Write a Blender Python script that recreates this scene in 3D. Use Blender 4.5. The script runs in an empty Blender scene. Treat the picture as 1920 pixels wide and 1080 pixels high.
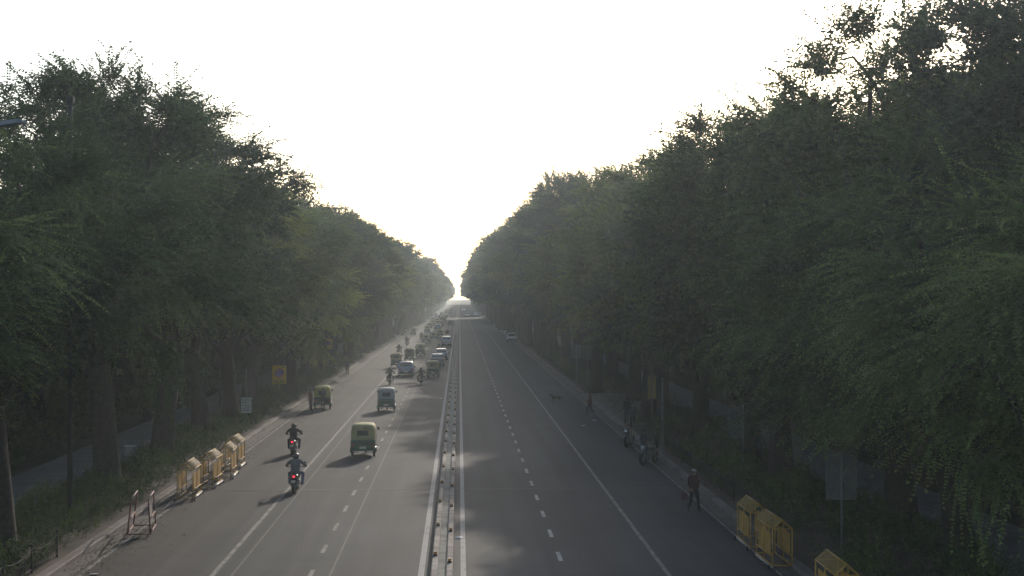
import bpy, math, random
import numpy as np
from mathutils import Vector, Matrix
R = math.radians
D = bpy.data
scene = bpy.context.scene
col = scene.collection

# ------------------------------------------------------------------ camera
CAM_H, F_PX, VX, VY = 8.6, 2656.0, 861.0, 552.0
cam_d = D.cameras.new('camera'); cam = D.objects.new('camera', cam_d); col.objects.link(cam)
cam_d.sensor_width = 36.0; cam_d.lens = 36.0 * F_PX / 1920.0
cam_d.clip_start = 0.1; cam_d.clip_end = 6000
cam.location = (0, 0, CAM_H)
cam.rotation_euler = (R(90) + math.atan(12 / F_PX), 0, -math.atan(99 / F_PX))
scene.camera = cam

# ------------------------------------------------------------------ light
SUN_EL, SUN_AZ = R(20), R(13)          # sun ahead of the camera, 13 deg to the right of the road
w = D.worlds.new('World'); scene.world = w; w.use_nodes = True
nt = w.node_tree; nt.nodes.clear()
sky = nt.nodes.new('ShaderNodeTexSky'); sky.sky_type = 'NISHITA'; sky.sun_disc = False
sky.sun_elevation = SUN_EL; sky.sun_rotation = SUN_AZ
sky.altitude = 200; sky.air_density = 1.0; sky.dust_density = 1.6; sky.ozone_density = 1.0
bg = nt.nodes.new('ShaderNodeBackground'); bg.inputs[1].default_value = 0.15
wo = nt.nodes.new('ShaderNodeOutputWorld')
nt.links.new(sky.outputs[0], bg.inputs[0]); nt.links.new(bg.outputs[0], wo.inputs[0])
sun_d = D.lights.new('sun', 'SUN'); sun_d.energy = 2.0; sun_d.angle = R(0.6); sun_d.color = (1.0, 0.90, 0.78)
sun = D.objects.new('sun', sun_d); col.objects.link(sun)
sd = Vector((math.sin(SUN_AZ) * math.cos(SUN_EL), math.cos(SUN_AZ) * math.cos(SUN_EL), math.sin(SUN_EL)))
sun.rotation_euler = sd.to_track_quat('Z', 'Y').to_euler()
sun.location = (40, 150, 80)
scene.view_settings.view_transform = 'Standard'; scene.view_settings.look = 'None'
scene.view_settings.gamma = 1.0; scene.view_settings.exposure = 0.55
scene.render.engine = 'CYCLES'
cy = scene.cycles
cy.max_bounces = 6; cy.diffuse_bounces = 3; cy.glossy_bounces = 2; cy.transmission_bounces = 3
cy.transparent_max_bounces = 6; cy.volume_bounces = 0; cy.caustics_reflective = False; cy.caustics_refractive = False
cy.sample_clamp_indirect = 4.0
HAZE_DENSITY = 0.0005

# ------------------------------------------------------------------ helpers
def tag(o, label=None, cat=None, group=None, kind=None):
    if label: o['label'] = label
    if cat: o['category'] = cat
    if group: o['group'] = group
    if kind: o['kind'] = kind
    return o
def empty(name, loc=(0, 0, 0), rz=0.0):
    o = D.objects.new(name, None); col.objects.link(o); o.location = loc; o.rotation_euler = (0, 0, rz)
    o.empty_display_size = 0.2
    return o
def copy_tree(o, parent=None):
    c = o.copy(); col.objects.link(c)
    if parent is not None: c.parent = parent
    for ch in list(o.children): copy_tree(ch, c)
    return c
def G(px, py):
    """ground point seen at a photo pixel"""
    return ((px - VX) / (py - VY) * CAM_H, F_PX * CAM_H / (py - VY))

class MB:
    def __init__(s): s.v = []; s.f = []; s.sm = []
    def add(s, vs, fs, smooth=False):
        n = len(s.v); s.v += [tuple(p) for p in vs]
        for f in fs: s.f.append([i + n for i in f]); s.sm.append(smooth)
        return s
    def box(s, x0, x1, y0, y1, z0, z1, b=0.0, top=1.0):
        if b <= 0:
            vs = [(x, y, z) for z in (z0, z1) for x, y in ((x0, y0), (x1, y0), (x1, y1), (x0, y1))]
            return s.add(vs, [(3, 2, 1, 0), (4, 5, 6, 7), (0, 1, 5, 4), (1, 2, 6, 5), (2, 3, 7, 6), (3, 0, 4, 7)])
        rings = []
        def ring(ins, z):
            a = x0 + ins; c = x1 - ins; d = y0 + ins; e = y1 - ins; q = b
            return [(a + q, d, z), (c - q, d, z), (c, d + q, z), (c, e - q, z), (c - q, e, z), (a + q, e, z), (a, e - q, z), (a, d + q, z)]
        rs = [ring(b, z0), ring(0, z0 + b), ring(0, z1 - b), ring(b, z1)]
        return s.loft(rs, cap=True)
    def loft(s, rings, cap=False, closed=True, smooth=False):
        n = len(rings[0]); vs = [p for r in rings for p in r]; fs = []
        for i in range(len(rings) - 1):
            for j in range(n if closed else n - 1):
                k = (j + 1) % n
                fs.append((i * n + j, i * n + k, (i + 1) * n + k, (i + 1) * n + j))
        if cap:
            fs.append(tuple(reversed(range(n)))); fs.append(tuple((len(rings) - 1) * n + j for j in range(n)))
        return s.add(vs, fs, smooth)
    def tube(s, pts, rad, n=8, smooth=True, cap=True):
        pts = [Vector(p) for p in pts]; rings = []
        if not hasattr(rad, '__len__'): rad = [rad] * len(pts)
        for i, p in enumerate(pts):
            t = (pts[min(i + 1, len(pts) - 1)] - pts[max(i - 1, 0)])
            if t.length < 1e-9: t = Vector((0, 0, 1))
            t.normalize()
            a = Vector((0, 0, 1)) if abs(t.z) < 0.9 else Vector((1, 0, 0))
            u = t.cross(a).normalized(); v = u.cross(t)
            rings.append([tuple(p + (u * math.cos(2 * math.pi * k / n) + v * math.sin(2 * math.pi * k / n)) * rad[i]) for k in range(n)])
        return s.loft(rings, cap=cap, smooth=smooth)
    def quad(s, a, b, c, d): return s.add([a, b, c, d], [(0, 1, 2, 3)])
    def slab(s, pts, off):
        """polygon pts with thickness along vector off"""
        n = len(pts); o = Vector(off)
        vs = [tuple(p) for p in pts] + [tuple(Vector(p) + o) for p in pts]
        fs = [tuple(range(n)), tuple(reversed(range(n, 2 * n)))] + [(i, i + n, (i + 1) % n + n, (i + 1) % n) for i in range(n)]
        return s.add(vs, fs)
    def ball(s, c, r, n=10, m=7, smooth=True):
        if not hasattr(r, '__len__'): r = (r, r, r)
        rings = []
        for i in range(m + 1):
            th = math.pi * (0.03 + 0.94 * i / m)
            rings.append([(c[0] + r[0] * math.sin(th) * math.cos(2 * math.pi * k / n), c[1] + r[1] * math.sin(th) * math.sin(2 * math.pi * k / n), c[2] - r[2] * math.cos(th)) for k in range(n)])
        return s.loft(rings, cap=True, smooth=smooth)
    def ring_x(s, c, r, w, t, n=18):
        """tyre: torus-like ring about the x axis"""
        rings = []
        for k in range(n + 1):
            a = 2 * math.pi * k / n; cc, ss = math.cos(a), math.sin(a)
            rr = []
            for dx, dr in ((-w * .5, -t * .5), (-w * .5, t * .25), (-w * .28, t * .5), (w * .28, t * .5), (w * .5, t * .25), (w * .5, -t * .5)):
                rr.append((c[0] + dx, c[1] + (r + dr) * cc, c[2] + (r + dr) * ss))
            rings.append(rr)
        return s.loft(rings, smooth=True)
    def disc_x(s, c, r, w, n=14):
        rings = [[(c[0] + dx, c[1] + r * math.cos(2 * math.pi * k / n), c[2] + r * math.sin(2 * math.pi * k / n)) for k in range(n)] for dx in (-w / 2, w / 2)]
        return s.loft(rings, cap=True)
    def build(s, name, mat, parent=None):
        me = D.meshes.new(name); me.from_pydata(s.v, [], s.f); me.materials.append(mat)
        me.polygons.foreach_set('use_smooth', s.sm); me.validate(); me.update()
        o = D.objects.new(name, me); col.objects.link(o)
        if parent is not None: o.parent = parent
        return o

# ------------------------------------------------------------------ materials
def mat(name, rgb, rough=0.6, metal=0.0, noise=0.0, scale=8.0, spec=0.5, emit=None, es=0.0, objcol=False, bump=0.0):
    m = D.materials.new(name); m.use_nodes = True; t = m.node_tree; b = t.nodes['Principled BSDF']
    b.inputs['Base Color'].default_value = (*rgb, 1); b.inputs['Roughness'].default_value = rough
    b.inputs['Metallic'].default_value = metal; b.inputs['Specular IOR Level'].default_value = spec
    src = None
    if objcol:
        oi = t.nodes.new('ShaderNodeObjectInfo'); src = oi.outputs['Color']
    if noise > 0 or bump > 0:
        tc = t.nodes.new('ShaderNodeTexCoord'); nz = t.nodes.new('ShaderNodeTexNoise')
        nz.inputs['Scale'].default_value = scale; nz.inputs['Detail'].default_value = 5
        t.links.new(tc.outputs['Object'], nz.inputs['Vector'])
        if noise > 0:
            mx = t.nodes.new('ShaderNodeMix'); mx.data_type = 'RGBA'; mx.blend_type = 'MULTIPLY'
            rp = t.nodes.new('ShaderNodeMapRange'); rp.inputs[1].default_value = .3; rp.inputs[2].default_value = .7
            rp.inputs[3].default_value = 1 - noise; rp.inputs[4].default_value = 1 + noise * .5
            t.links.new(nz.outputs['Fac'], rp.inputs[0]); mx.inputs[0].default_value = 1
            mx.inputs[6].default_value = (*rgb, 1)
            if src: t.links.new(src, mx.inputs[6])
            t.links.new(rp.outputs[0], mx.inputs[7]); t.links.new(mx.outputs[2], b.inputs['Base Color']); src = None
        if bump > 0:
            bp = t.nodes.new('ShaderNodeBump'); bp.inputs['Strength'].default_value = bump
            t.links.new(nz.outputs['Fac'], bp.inputs['Height']); t.links.new(bp.outputs[0], b.inputs['Normal'])
    if src: t.links.new(src, b.inputs['Base Color'])
    if emit: b.inputs['Emission Color'].default_value = (*emit, 1); b.inputs['Emission Strength'].default_value = es
    return m

def leaf_mat(name, dark, mid, light, rnd=1.0):
    m = D.materials.new(name); m.use_nodes = True; t = m.node_tree; N = t.nodes; L = t.links
    b = N['Principled BSDF']; out = N['Material Output']
    at = N.new('ShaderNodeAttribute'); at.attribute_name = 'tone'
    oi = N.new('ShaderNodeObjectInfo')
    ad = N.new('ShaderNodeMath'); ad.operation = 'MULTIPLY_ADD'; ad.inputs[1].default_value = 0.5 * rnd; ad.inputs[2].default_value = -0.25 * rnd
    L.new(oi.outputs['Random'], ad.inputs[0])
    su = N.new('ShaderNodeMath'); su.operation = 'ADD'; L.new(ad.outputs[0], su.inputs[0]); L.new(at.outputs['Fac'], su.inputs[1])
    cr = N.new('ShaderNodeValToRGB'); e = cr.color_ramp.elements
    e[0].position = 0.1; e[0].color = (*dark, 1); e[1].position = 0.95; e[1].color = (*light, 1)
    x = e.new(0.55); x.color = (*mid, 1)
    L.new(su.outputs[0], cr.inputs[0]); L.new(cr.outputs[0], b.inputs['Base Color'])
    b.inputs['Roughness'].default_value = 0.8; b.inputs['Specular IOR Level'].default_value = 0.12
    tr = N.new('ShaderNodeBsdfTranslucent'); L.new(cr.outputs[0], tr.inputs[0])
    mx = N.new('ShaderNodeMixShader'); mx.inputs[0].default_value = 0.35
    L.new(b.outputs[0], mx.inputs[1]); L.new(tr.outputs[0], mx.inputs[2]); L.new(mx.outputs[0], out.inputs[0])
    return m

M = {}
M['leaf_a'] = leaf_mat('leaf_dark', (.019, .036, .018), (.036, .065, .028), (.095, .135, .045))
M['leaf_b'] = leaf_mat('leaf_feathery', (.028, .048, .024), (.068, .104, .042), (.19, .24, .075))
M['leaf_y'] = leaf_mat('leaf_yellowish', (.05, .07, .02), (.11, .14, .03), (.22, .24, .05))
M['leaf_o'] = leaf_mat('leaf_olive', (.030, .045, .016), (.066, .090, .028), (.155, .185, .045))
M['leaf_t'] = leaf_mat('leaf_blue_green', (.018, .034, .024), (.032, .056, .038), (.07, .10, .055))
M['leaf_h'] = leaf_mat('leaf_hedge', (.032, .055, .018), (.058, .09, .026), (.11, .145, .04))
M['bark'] = mat('bark', (.036, .029, .023), .9, noise=.5, scale=6, bump=.8, spec=.2)
M['soil'] = mat('soil', (.085, .068, .050), .95, noise=.4, scale=.6, bump=.3, spec=.2)
M['steel'] = mat('steel', (.30, .31, .31), .45, metal=.7, noise=.2)
M['grey_metal'] = mat('grey_metal', (.16, .17, .17), .6, metal=.2, noise=.25)
M['black_metal'] = mat('black_metal', (.012, .012, .012), .9, noise=.3)
M['black'] = mat('black_plastic', (.018, .018, .018), .55)
M['rubber'] = mat('rubber', (.02, .02, .02), .85, spec=.3)
M['chrome'] = mat('chrome', (.6, .6, .6), .18, metal=1)
M['glass'] = mat('dark_glass', (.03, .035, .04), .08, spec=.8)
M['tail'] = mat('tail_lamp', (.35, .01, .01), .3)
M['tail_on'] = mat('tail_lamp_lit', (.5, .01, .02), .3, emit=(1, .03, .06), es=1.2)
M['head_on'] = mat('head_lamp_lit', (.9, .9, .85), .2, emit=(1, .96, .85), es=14)
M['head'] = mat('head_lamp', (.55, .57, .6), .12, metal=.4)
M['paint'] = mat('vehicle_paint', (.5, .5, .5), .3, objcol=True, noise=.08, scale=3)
M['canvas'] = mat('canvas', (.5, .5, .3), .75, objcol=True, noise=.2, scale=5)
M['cloth'] = mat('cloth', (.3, .3, .3), .9, objcol=True, noise=.2, scale=12, spec=.2)
M['skin'] = mat('skin', (.20, .115, .075), .6)
M['hair'] = mat('hair', (.012, .010, .009), .6)
M['helmet'] = mat('helmet', (.03, .03, .035), .22, objcol=True)
M['shoe'] = mat('shoe', (.03, .025, .02), .6)
M['yellow'] = mat('yellow_paint', (.42, .235, .03), .55, noise=.35, scale=4)
M['yellow_mesh'] = mat('yellow_mesh', (.33, .21, .05), .6, noise=.3, scale=30)
M['red_paint'] = mat('red_paint', (.17, .035, .03), .6, noise=.35, scale=5)
M['white_paint'] = mat('white_paint', (.62, .60, .56), .6, noise=.2, scale=5)
M['dull_rail'] = mat('dull_rail', (.24, .17, .15), .7, noise=.3)
M['board_grey'] = mat('board_grey', (.085, .09, .09), .7, noise=.2)
M['panel'] = mat('barricade_panel', (.46, .255, .045), .6, noise=.3, scale=2.5)
M['sign_yellow'] = mat('sign_yellow', (.85, .48, .02), .45, noise=.08)
M['sign_red'] = mat('sign_red', (.45, .05, .04), .45)
M['sign_blue'] = mat('sign_blue', (.09, .09, .36), .45)
M['sign_dark'] = mat('sign_dark', (.06, .04, .03), .5)
M['amber'] = mat('amber_reflector', (.40, .17, .03), .4)
M['dog'] = mat('dog_fur', (.05, .035, .028), .85, noise=.4, scale=10, spec=.2)
M['pink_wall'] = mat('pink_plaster', (.26, .15, .12), .85, noise=.3, scale=1.5)
M['plate'] = mat('number_plate', (.55, .52, .40), .5)
M['seat'] = mat('seat_vinyl', (.03, .03, .032), .6)

def road_mat():
    m = D.materials.new('asphalt'); m.use_nodes = True; t = m.node_tree; N = t.nodes; L = t.links; b = N['Principled BSDF']
    tc = N.new('ShaderNodeTexCoord'); sep = N.new('ShaderNodeSeparateXYZ'); L.new(tc.outputs['Object'], sep.inputs[0])
    def noise(scale, det=4, sc=None):
        n = N.new('ShaderNodeTexNoise'); n.inputs['Scale'].default_value = scale; n.inputs['Detail'].default_value = det
        if sc:
            mp = N.new('ShaderNodeMapping'); mp.inputs['Scale'].default_value = sc
            L.new(tc.outputs['Object'], mp.inputs[0]); L.new(mp.outputs[0], n.inputs['Vector'])
        else: L.new(tc.outputs['Object'], n.inputs['Vector'])
        return n.outputs['Fac']
    def mul(a, lo, hi, f0=.3, f1=.7):
        r = N.new('ShaderNodeMapRange'); L.new(a, r.inputs[0]); r.inputs[1].default_value = f0; r.inputs[2].default_value = f1
        r.inputs[3].default_value = lo; r.inputs[4].default_value = hi; return r.outputs[0]
    def math2(op, a, b_):
        n = N.new('ShaderNodeMath'); n.operation = op
        for i, q in enumerate((a, b_)):
            if isinstance(q, (int, float)): n.inputs[i].default_value = q
            else: L.new(q, n.inputs[i])
        return n.outputs[0]
    v = math2('MULTIPLY', mul(noise(.18, 5), .84, 1.14), mul(noise(.07, 2, (1, .5, 1)), .93, 1.05, .46, .54))
    v = math2('MULTIPLY', v, mul(noise(1.0, 3, (1.6, .035, 1)), .78, 1.13))       # long tyre-worn streaks
    v = math2('MULTIPLY', v, mul(noise(.5, 6, (1, .25, 1)), .93, 1.06))
    v = math2('MULTIPLY', v, mul(noise(40, 2), .88, 1.10))
    # oil-darkened middle of each lane
    wv = N.new('ShaderNodeTexWave'); wv.inputs['Scale'].default_value = .19; wv.inputs['Distortion'].default_value = .5
    L.new(tc.outputs['Object'], wv.inputs[0]); v = math2('MULTIPLY', v, mul(wv.outputs['Fac'], .95, 1.04, 0, 1))
    # tar joints
    vo = N.new('ShaderNodeTexVoronoi'); vo.feature = 'DISTANCE_TO_EDGE'; vo.inputs['Scale'].default_value = .11
    mp = N.new('ShaderNodeMapping'); mp.inputs['Scale'].default_value = (1, .35, 1)
    nn = N.new('ShaderNodeTexNoise'); nn.inputs['Scale'].default_value = .6; L.new(tc.outputs['Object'], nn.inputs[0])
    mxv = N.new('ShaderNodeMix'); mxv.data_type = 'VECTOR'; mxv.inputs[0].default_value = .12
    L.new(tc.outputs['Object'], mp.inputs[0]); L.new(mp.outputs[0], mxv.inputs[4]); L.new(nn.outputs['Color'], mxv.inputs[5])
    L.new(mxv.outputs[1], vo.inputs['Vector'])
    v = math2('MULTIPLY', v, mul(vo.outputs['Distance'], .88, 1.0, 0.0, .005))
    # dust gathered along the outer edge of the left carriageway
    du = mul(sep.outputs['X'], 1, 0, -12.3, -7.0)
    du = math2('MULTIPLY', du, mul(noise(.35, 4, (1, .15, 1)), .35, 1.0))
    mx = N.new('ShaderNodeMix'); mx.data_type = 'RGBA'; L.new(du, mx.inputs[0])
    mx.inputs[6].default_value = (.059, .0615, .0625, 1); mx.inputs[7].default_value = (.080, .064, .055, 1)
    m2 = N.new('ShaderNodeMix'); m2.data_type = 'RGBA'; m2.blend_type = 'MULTIPLY'; m2.inputs[0].default_value = 1
    L.new(mx.outputs[2], m2.inputs[6]); L.new(v, m2.inputs[7]); L.new(m2.outputs[2], b.inputs['Base Color'])
    b.inputs['Roughness'].default_value = .8; b.inputs['Specular IOR Level'].default_value = .14
    bp = N.new('ShaderNodeBump'); bp.inputs['Strength'].default_value = .12; L.new(noise(25, 4), bp.inputs['Height']); L.new(bp.outputs[0], b.inputs['Normal'])
    return m
M['road'] = road_mat()
def worn_mat(name, paint, under, wear, scale=3.0):
    m = D.materials.new(name); m.use_nodes = True; t = m.node_tree; N = t.nodes; L = t.links; b = N['Principled BSDF']
    tc = N.new('ShaderNodeTexCoord'); n = N.new('ShaderNodeTexNoise'); n.inputs['Scale'].default_value = scale; n.inputs['Detail'].default_value = 8
    mp = N.new('ShaderNodeMapping'); mp.inputs['Scale'].default_value = (1.5, .5, 1)
    L.new(tc.outputs['Object'], mp.inputs[0]); L.new(mp.outputs[0], n.inputs[0])
    r = N.new('ShaderNodeMapRange'); r.inputs[1].default_value = wear - .12; r.inputs[2].default_value = wear + .12; L.new(n.outputs['Fac'], r.inputs[0])
    mx = N.new('ShaderNodeMix'); mx.data_type = 'RGBA'; mx.inputs[6].default_value = (*under, 1); mx.inputs[7].default_value = (*paint, 1)
    L.new(r.outputs[0], mx.inputs[0]); L.new(mx.outputs[2], b.inputs['Base Color']); b.inputs['Roughness'].default_value = .8
    return m
M['line'] = worn_mat('line_paint', (.36, .35, .33), (.11, .105, .10), .40)
M['line_faint'] = worn_mat('faded_line_paint', (.20, .185, .17), (.095, .09, .085), .48)
M['line_ghost'] = worn_mat('ghost_line_paint', (.095, .09, .083), (.075, .072, .068), .5)
M['line_median'] = worn_mat('median_line_paint', (.27, .26, .245), (.14, .13, .125), .36)
def kerb_mat(name, a, b2, seg):
    m = D.materials.new(name); m.use_nodes = True; t = m.node_tree; N = t.nodes; L = t.links; b = N['Principled BSDF']
    tc = N.new('ShaderNodeTexCoord'); sp = N.new('ShaderNodeSeparateXYZ'); L.new(tc.outputs['Object'], sp.inputs[0])
    mm = N.new('ShaderNodeMath'); mm.operation = 'PINGPONG'; mm.inputs[1].default_value = seg; L.new(sp.outputs['Y'], mm.inputs[0])
    gt = N.new('ShaderNodeMath'); gt.operation = 'GREATER_THAN'; gt.inputs[1].default_value = seg * .5; L.new(mm.outputs[0], gt.inputs[0])
    n = N.new('ShaderNodeTexNoise'); n.inputs['Scale'].default_value = 2.5; n.inputs['Detail'].default_value = 7; L.new(tc.outputs['Object'], n.inputs[0])
    r = N.new('ShaderNodeMapRange'); r.inputs[1].default_value = .3; r.inputs[2].default_value = .7; r.inputs[3].default_value = .6; r.inputs[4].default_value = 1.15; L.new(n.outputs['Fac'], r.inputs[0])
    mx = N.new('ShaderNodeMix'); mx.data_type = 'RGBA'; mx.inputs[6].default_value = (*a, 1); mx.inputs[7].default_value = (*b2, 1); L.new(gt.outputs[0], mx.inputs[0])
    m2 = N.new('ShaderNodeMix'); m2.data_type = 'RGBA'; m2.blend_type = 'MULTIPLY'; m2.inputs[0].default_value = 1
    L.new(mx.outputs[2], m2.inputs[6]); L.new(r.outputs[0], m2.inputs[7]); L.new(m2.outputs[2], b.inputs['Base Color']); b.inputs['Roughness'].default_value = .85
    return m
M['kerb'] = kerb_mat('kerb_stone', (.17, .14, .125), (.13, .10, .085), 2.2)
M['median_kerb'] = kerb_mat('median_kerb_stone', (.30, .26, .215), (.20, .165, .14), 2.0)
M['fill'] = mat('median_fill', (.19, .185, .155), .9, noise=.4, scale=1.5)
M['gutter'] = mat('gutter_concrete', (.115, .097, .083), .9, noise=.35, scale=1.2)
M['paving'] = mat('paving', (.20, .20, .20), .85, noise=.25, scale=.8)

# ------------------------------------------------------------------ the setting
def sheet(name, x0, x1, y0, y1, z, m, kind='structure'):
    mb = MB(); n = max(1, int((y1 - y0) / 60))
    for i in range(n):
        a = y0 + (y1 - y0) * i / n; b = y0 + (y1 - y0) * (i + 1) / n
        mb.quad((x0, a, z), (x1, a, z), (x1, b, z), (x0, b, z))
    return tag(mb.build(name, m), kind=kind)
sheet('ground', -1400, 1400, -200, 2300, 0, M['soil'])
sheet('road', -12.35, 10.45, -60, 1500, .004, M['road'])
def strip(name, x0, x1, y0, y1, z1, m, z0=0.0):
    return tag(MB().box(x0, x1, y0, y1, z0, z1).build(name, m), kind='structure')
def kerb(name, x0, x1, y0, y1, h, m, b=.03):
    mb = MB(); prof = [(x0, 0), (x1, 0), (x1, h - b), (x1 - b, h), (x0 + b, h), (x0, h - b)]
    n = int((y1 - y0) / 2.2); L = (y1 - y0) / n
    if n > 260: n = 260
    y = y0
    for i in range(n):
        e = y1 if i == n - 1 else y + L - .012
        mb.loft([[(x, yy, z) for x, z in prof] for yy in (y, e)], cap=True); y += L
    return tag(mb.build(name, m), kind='structure')
kerb('kerb', -12.72, -12.36, -60, 1400, .17, M['kerb'])
kerb('kerb', 10.46, 10.80, -60, 1400, .17, M['kerb'])
kerb('median_kerb', -.86, -.66, 20, 1300, .26, M['median_kerb'])
kerb('median_kerb', -.40, -.20, 20, 1300, .26, M['median_kerb'])
strip('median_fill', -.658, -.402, 20, 1300, .17, M['fill'])
strip('verge', -16.9, -12.73, -60, 1400, .13, M['soil'])
strip('verge', 10.81, 16.6, -60, 1400, .13, M['soil'])
strip('footpath', -20.8, -16.91, -60, 900, .11, M['paving'])
strip('footpath', 16.61, 20.4, -60, 900, .11, M['paving'])
strip('gutter', 9.98, 10.455, -60, 900, .010, M['gutter'], .005)
strip('gutter', -12.355, -11.80, -60, 900, .010, M['gutter'], .005)
strip('bus_bay_paving', 10.82, 14.6, 92, 121, .145, M['gutter'], .131)
def line(name, x, wdt, m, y0=-60, y1=1200, z=.008):
    return sheet(name, x - wdt / 2, x + wdt / 2, y0, y1, z, m)
line('lane_line', -11.62, .15, M['line_faint']); line('lane_line', 9.86, .12, M['line_faint'])
line('lane_line', -7.55, .15, M['line_faint']); line('lane_line', -6.95, .06, M['line_ghost'])
line('lane_line', 6.42, .14, M['line_faint']); line('lane_line', -1.17, .19, M['line_median']); line('lane_line', .13, .17, M['line_median'])
line('lane_line', -3.95, .06, M['line_ghost'])
for x, y0, mt in ((-4.55, 2.3, M['line_faint']), (3.28, 0.6, M['line'])):
    mb = MB()
    for k in range(140):
        y = y0 + k * 4.5
        mb.quad((x - .07, y, .012), (x + .07, y, .012), (x + .07, y + 1.6, .012), (x - .07, y + 1.6, .012))
    tag(mb.build('dashed_lane_line', mt), kind='structure')
# tar joint across both carriageways
sheet('tar_joint', -12.3, 10.4, 62.6, 62.72, .016, mat('tar', (.05, .048, .045), .7))

# ------------------------------------------------------------------ foliage
def spray_template(rng, n, droop, rise, lL, lW, twig=True):
    Q = []
    def pos(t): return np.array([t, 0, rise * t - droop * t * t])
    for i in range(n):
        t = (i + .8) / n; p = pos(t); tan = pos(t + .02) - pos(t - .02); tan /= np.linalg.norm(tan)
        for sg in (-1, 1):
            d = tan * rng.uniform(.3, .95) + np.array([0, sg * rng.uniform(.6, .95), rng.uniform(-.55, .3)]); d /= np.linalg.norm(d)
            l = lL * rng.uniform(.6, 1.3) * (1.15 - .6 * t); wv = np.cross(d, [0, 0, 1.0]) * .5 + tan * .5
            wv += rng.normal(0, .25, 3); wv -= d * wv.dot(d); wv /= np.linalg.norm(wv)
            Q += [p, p + d * l * .5 + wv * lW * .5, p + d * l, p + d * l * .5 - wv * lW * .5]
    p = pos(1); tan = pos(1.02) - pos(.98); tan /= np.linalg.norm(tan); wv = np.array([0, 1.0, 0])
    Q += [p, p + tan * lL * .3 + wv * lW * .5, p + tan * lL * .7, p + tan * lL * .3 - wv * lW * .5]
    return np.array(Q)
def mesh_from_quads(name, V, tone, m):
    nf = len(V) // 4; me = D.meshes.new(name)
    me.vertices.add(nf * 4); me.vertices.foreach_set('co', V.astype(np.float32).ravel())
    me.loops.add(nf * 4); me.loops.foreach_set('vertex_index', np.arange(nf * 4, dtype=np.int32))
    me.polygons.add(nf); me.polygons.foreach_set('loop_start', np.arange(0, nf * 4, 4, dtype=np.int32))
    a = me.attributes.new('tone', 'FLOAT', 'FACE'); a.data.foreach_set('value', tone.astype(np.float32))
    me.materials.append(m); me.update(calc_edges=True)
    return me
def place_sprays(rng, temps, S, Dr, Ls, tones):
    """put one spray template at each start S along direction Dr"""
    Vs = []; Ts = []
    which = rng.integers(0, len(temps), len(S))
    Dr = Dr / np.linalg.norm(Dr, axis=1)[:, None]
    rt = np.cross(Dr, [0, 0, 1.0]); rt /= (np.linalg.norm(rt, axis=1)[:, None] + 1e-6)
    roll = rng.normal(0, .35, len(S))
    up = np.cross(rt, Dr)
    rt2 = rt * np.cos(roll)[:, None] + up * np.sin(roll)[:, None]; up2 = np.cross(rt2, Dr)
    for k, T in enumerate(temps):
        ix = np.where(which == k)[0]
        if len(ix) == 0: continue
        P = (T[None, :, 0, None] * Dr[ix][:, None, :] + T[None, :, 1, None] * rt2[ix][:, None, :] + T[None, :, 2, None] * up2[ix][:, None, :]) * Ls[ix][:, None, None] + S[ix][:, None, :]
        Vs.append(P.reshape(-1, 3)); nq = len(T) // 4
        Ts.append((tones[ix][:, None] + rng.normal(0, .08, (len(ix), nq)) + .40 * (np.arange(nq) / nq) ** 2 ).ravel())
    return np.concatenate(Vs), np.concatenate(Ts)
def lobes(rng, k=7):
    A = rng.normal(0, 1, (k, 3)); ph = rng.uniform(0, 6.28, k); fr = rng.uniform(1.2, 3.6, k)
    def f(u): return sum(np.cos(fr[i] * (u @ (A[i] / np.linalg.norm(A[i]))) * 2 + ph[i]) for i in range(k)) / math.sqrt(k)
    return f
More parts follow.
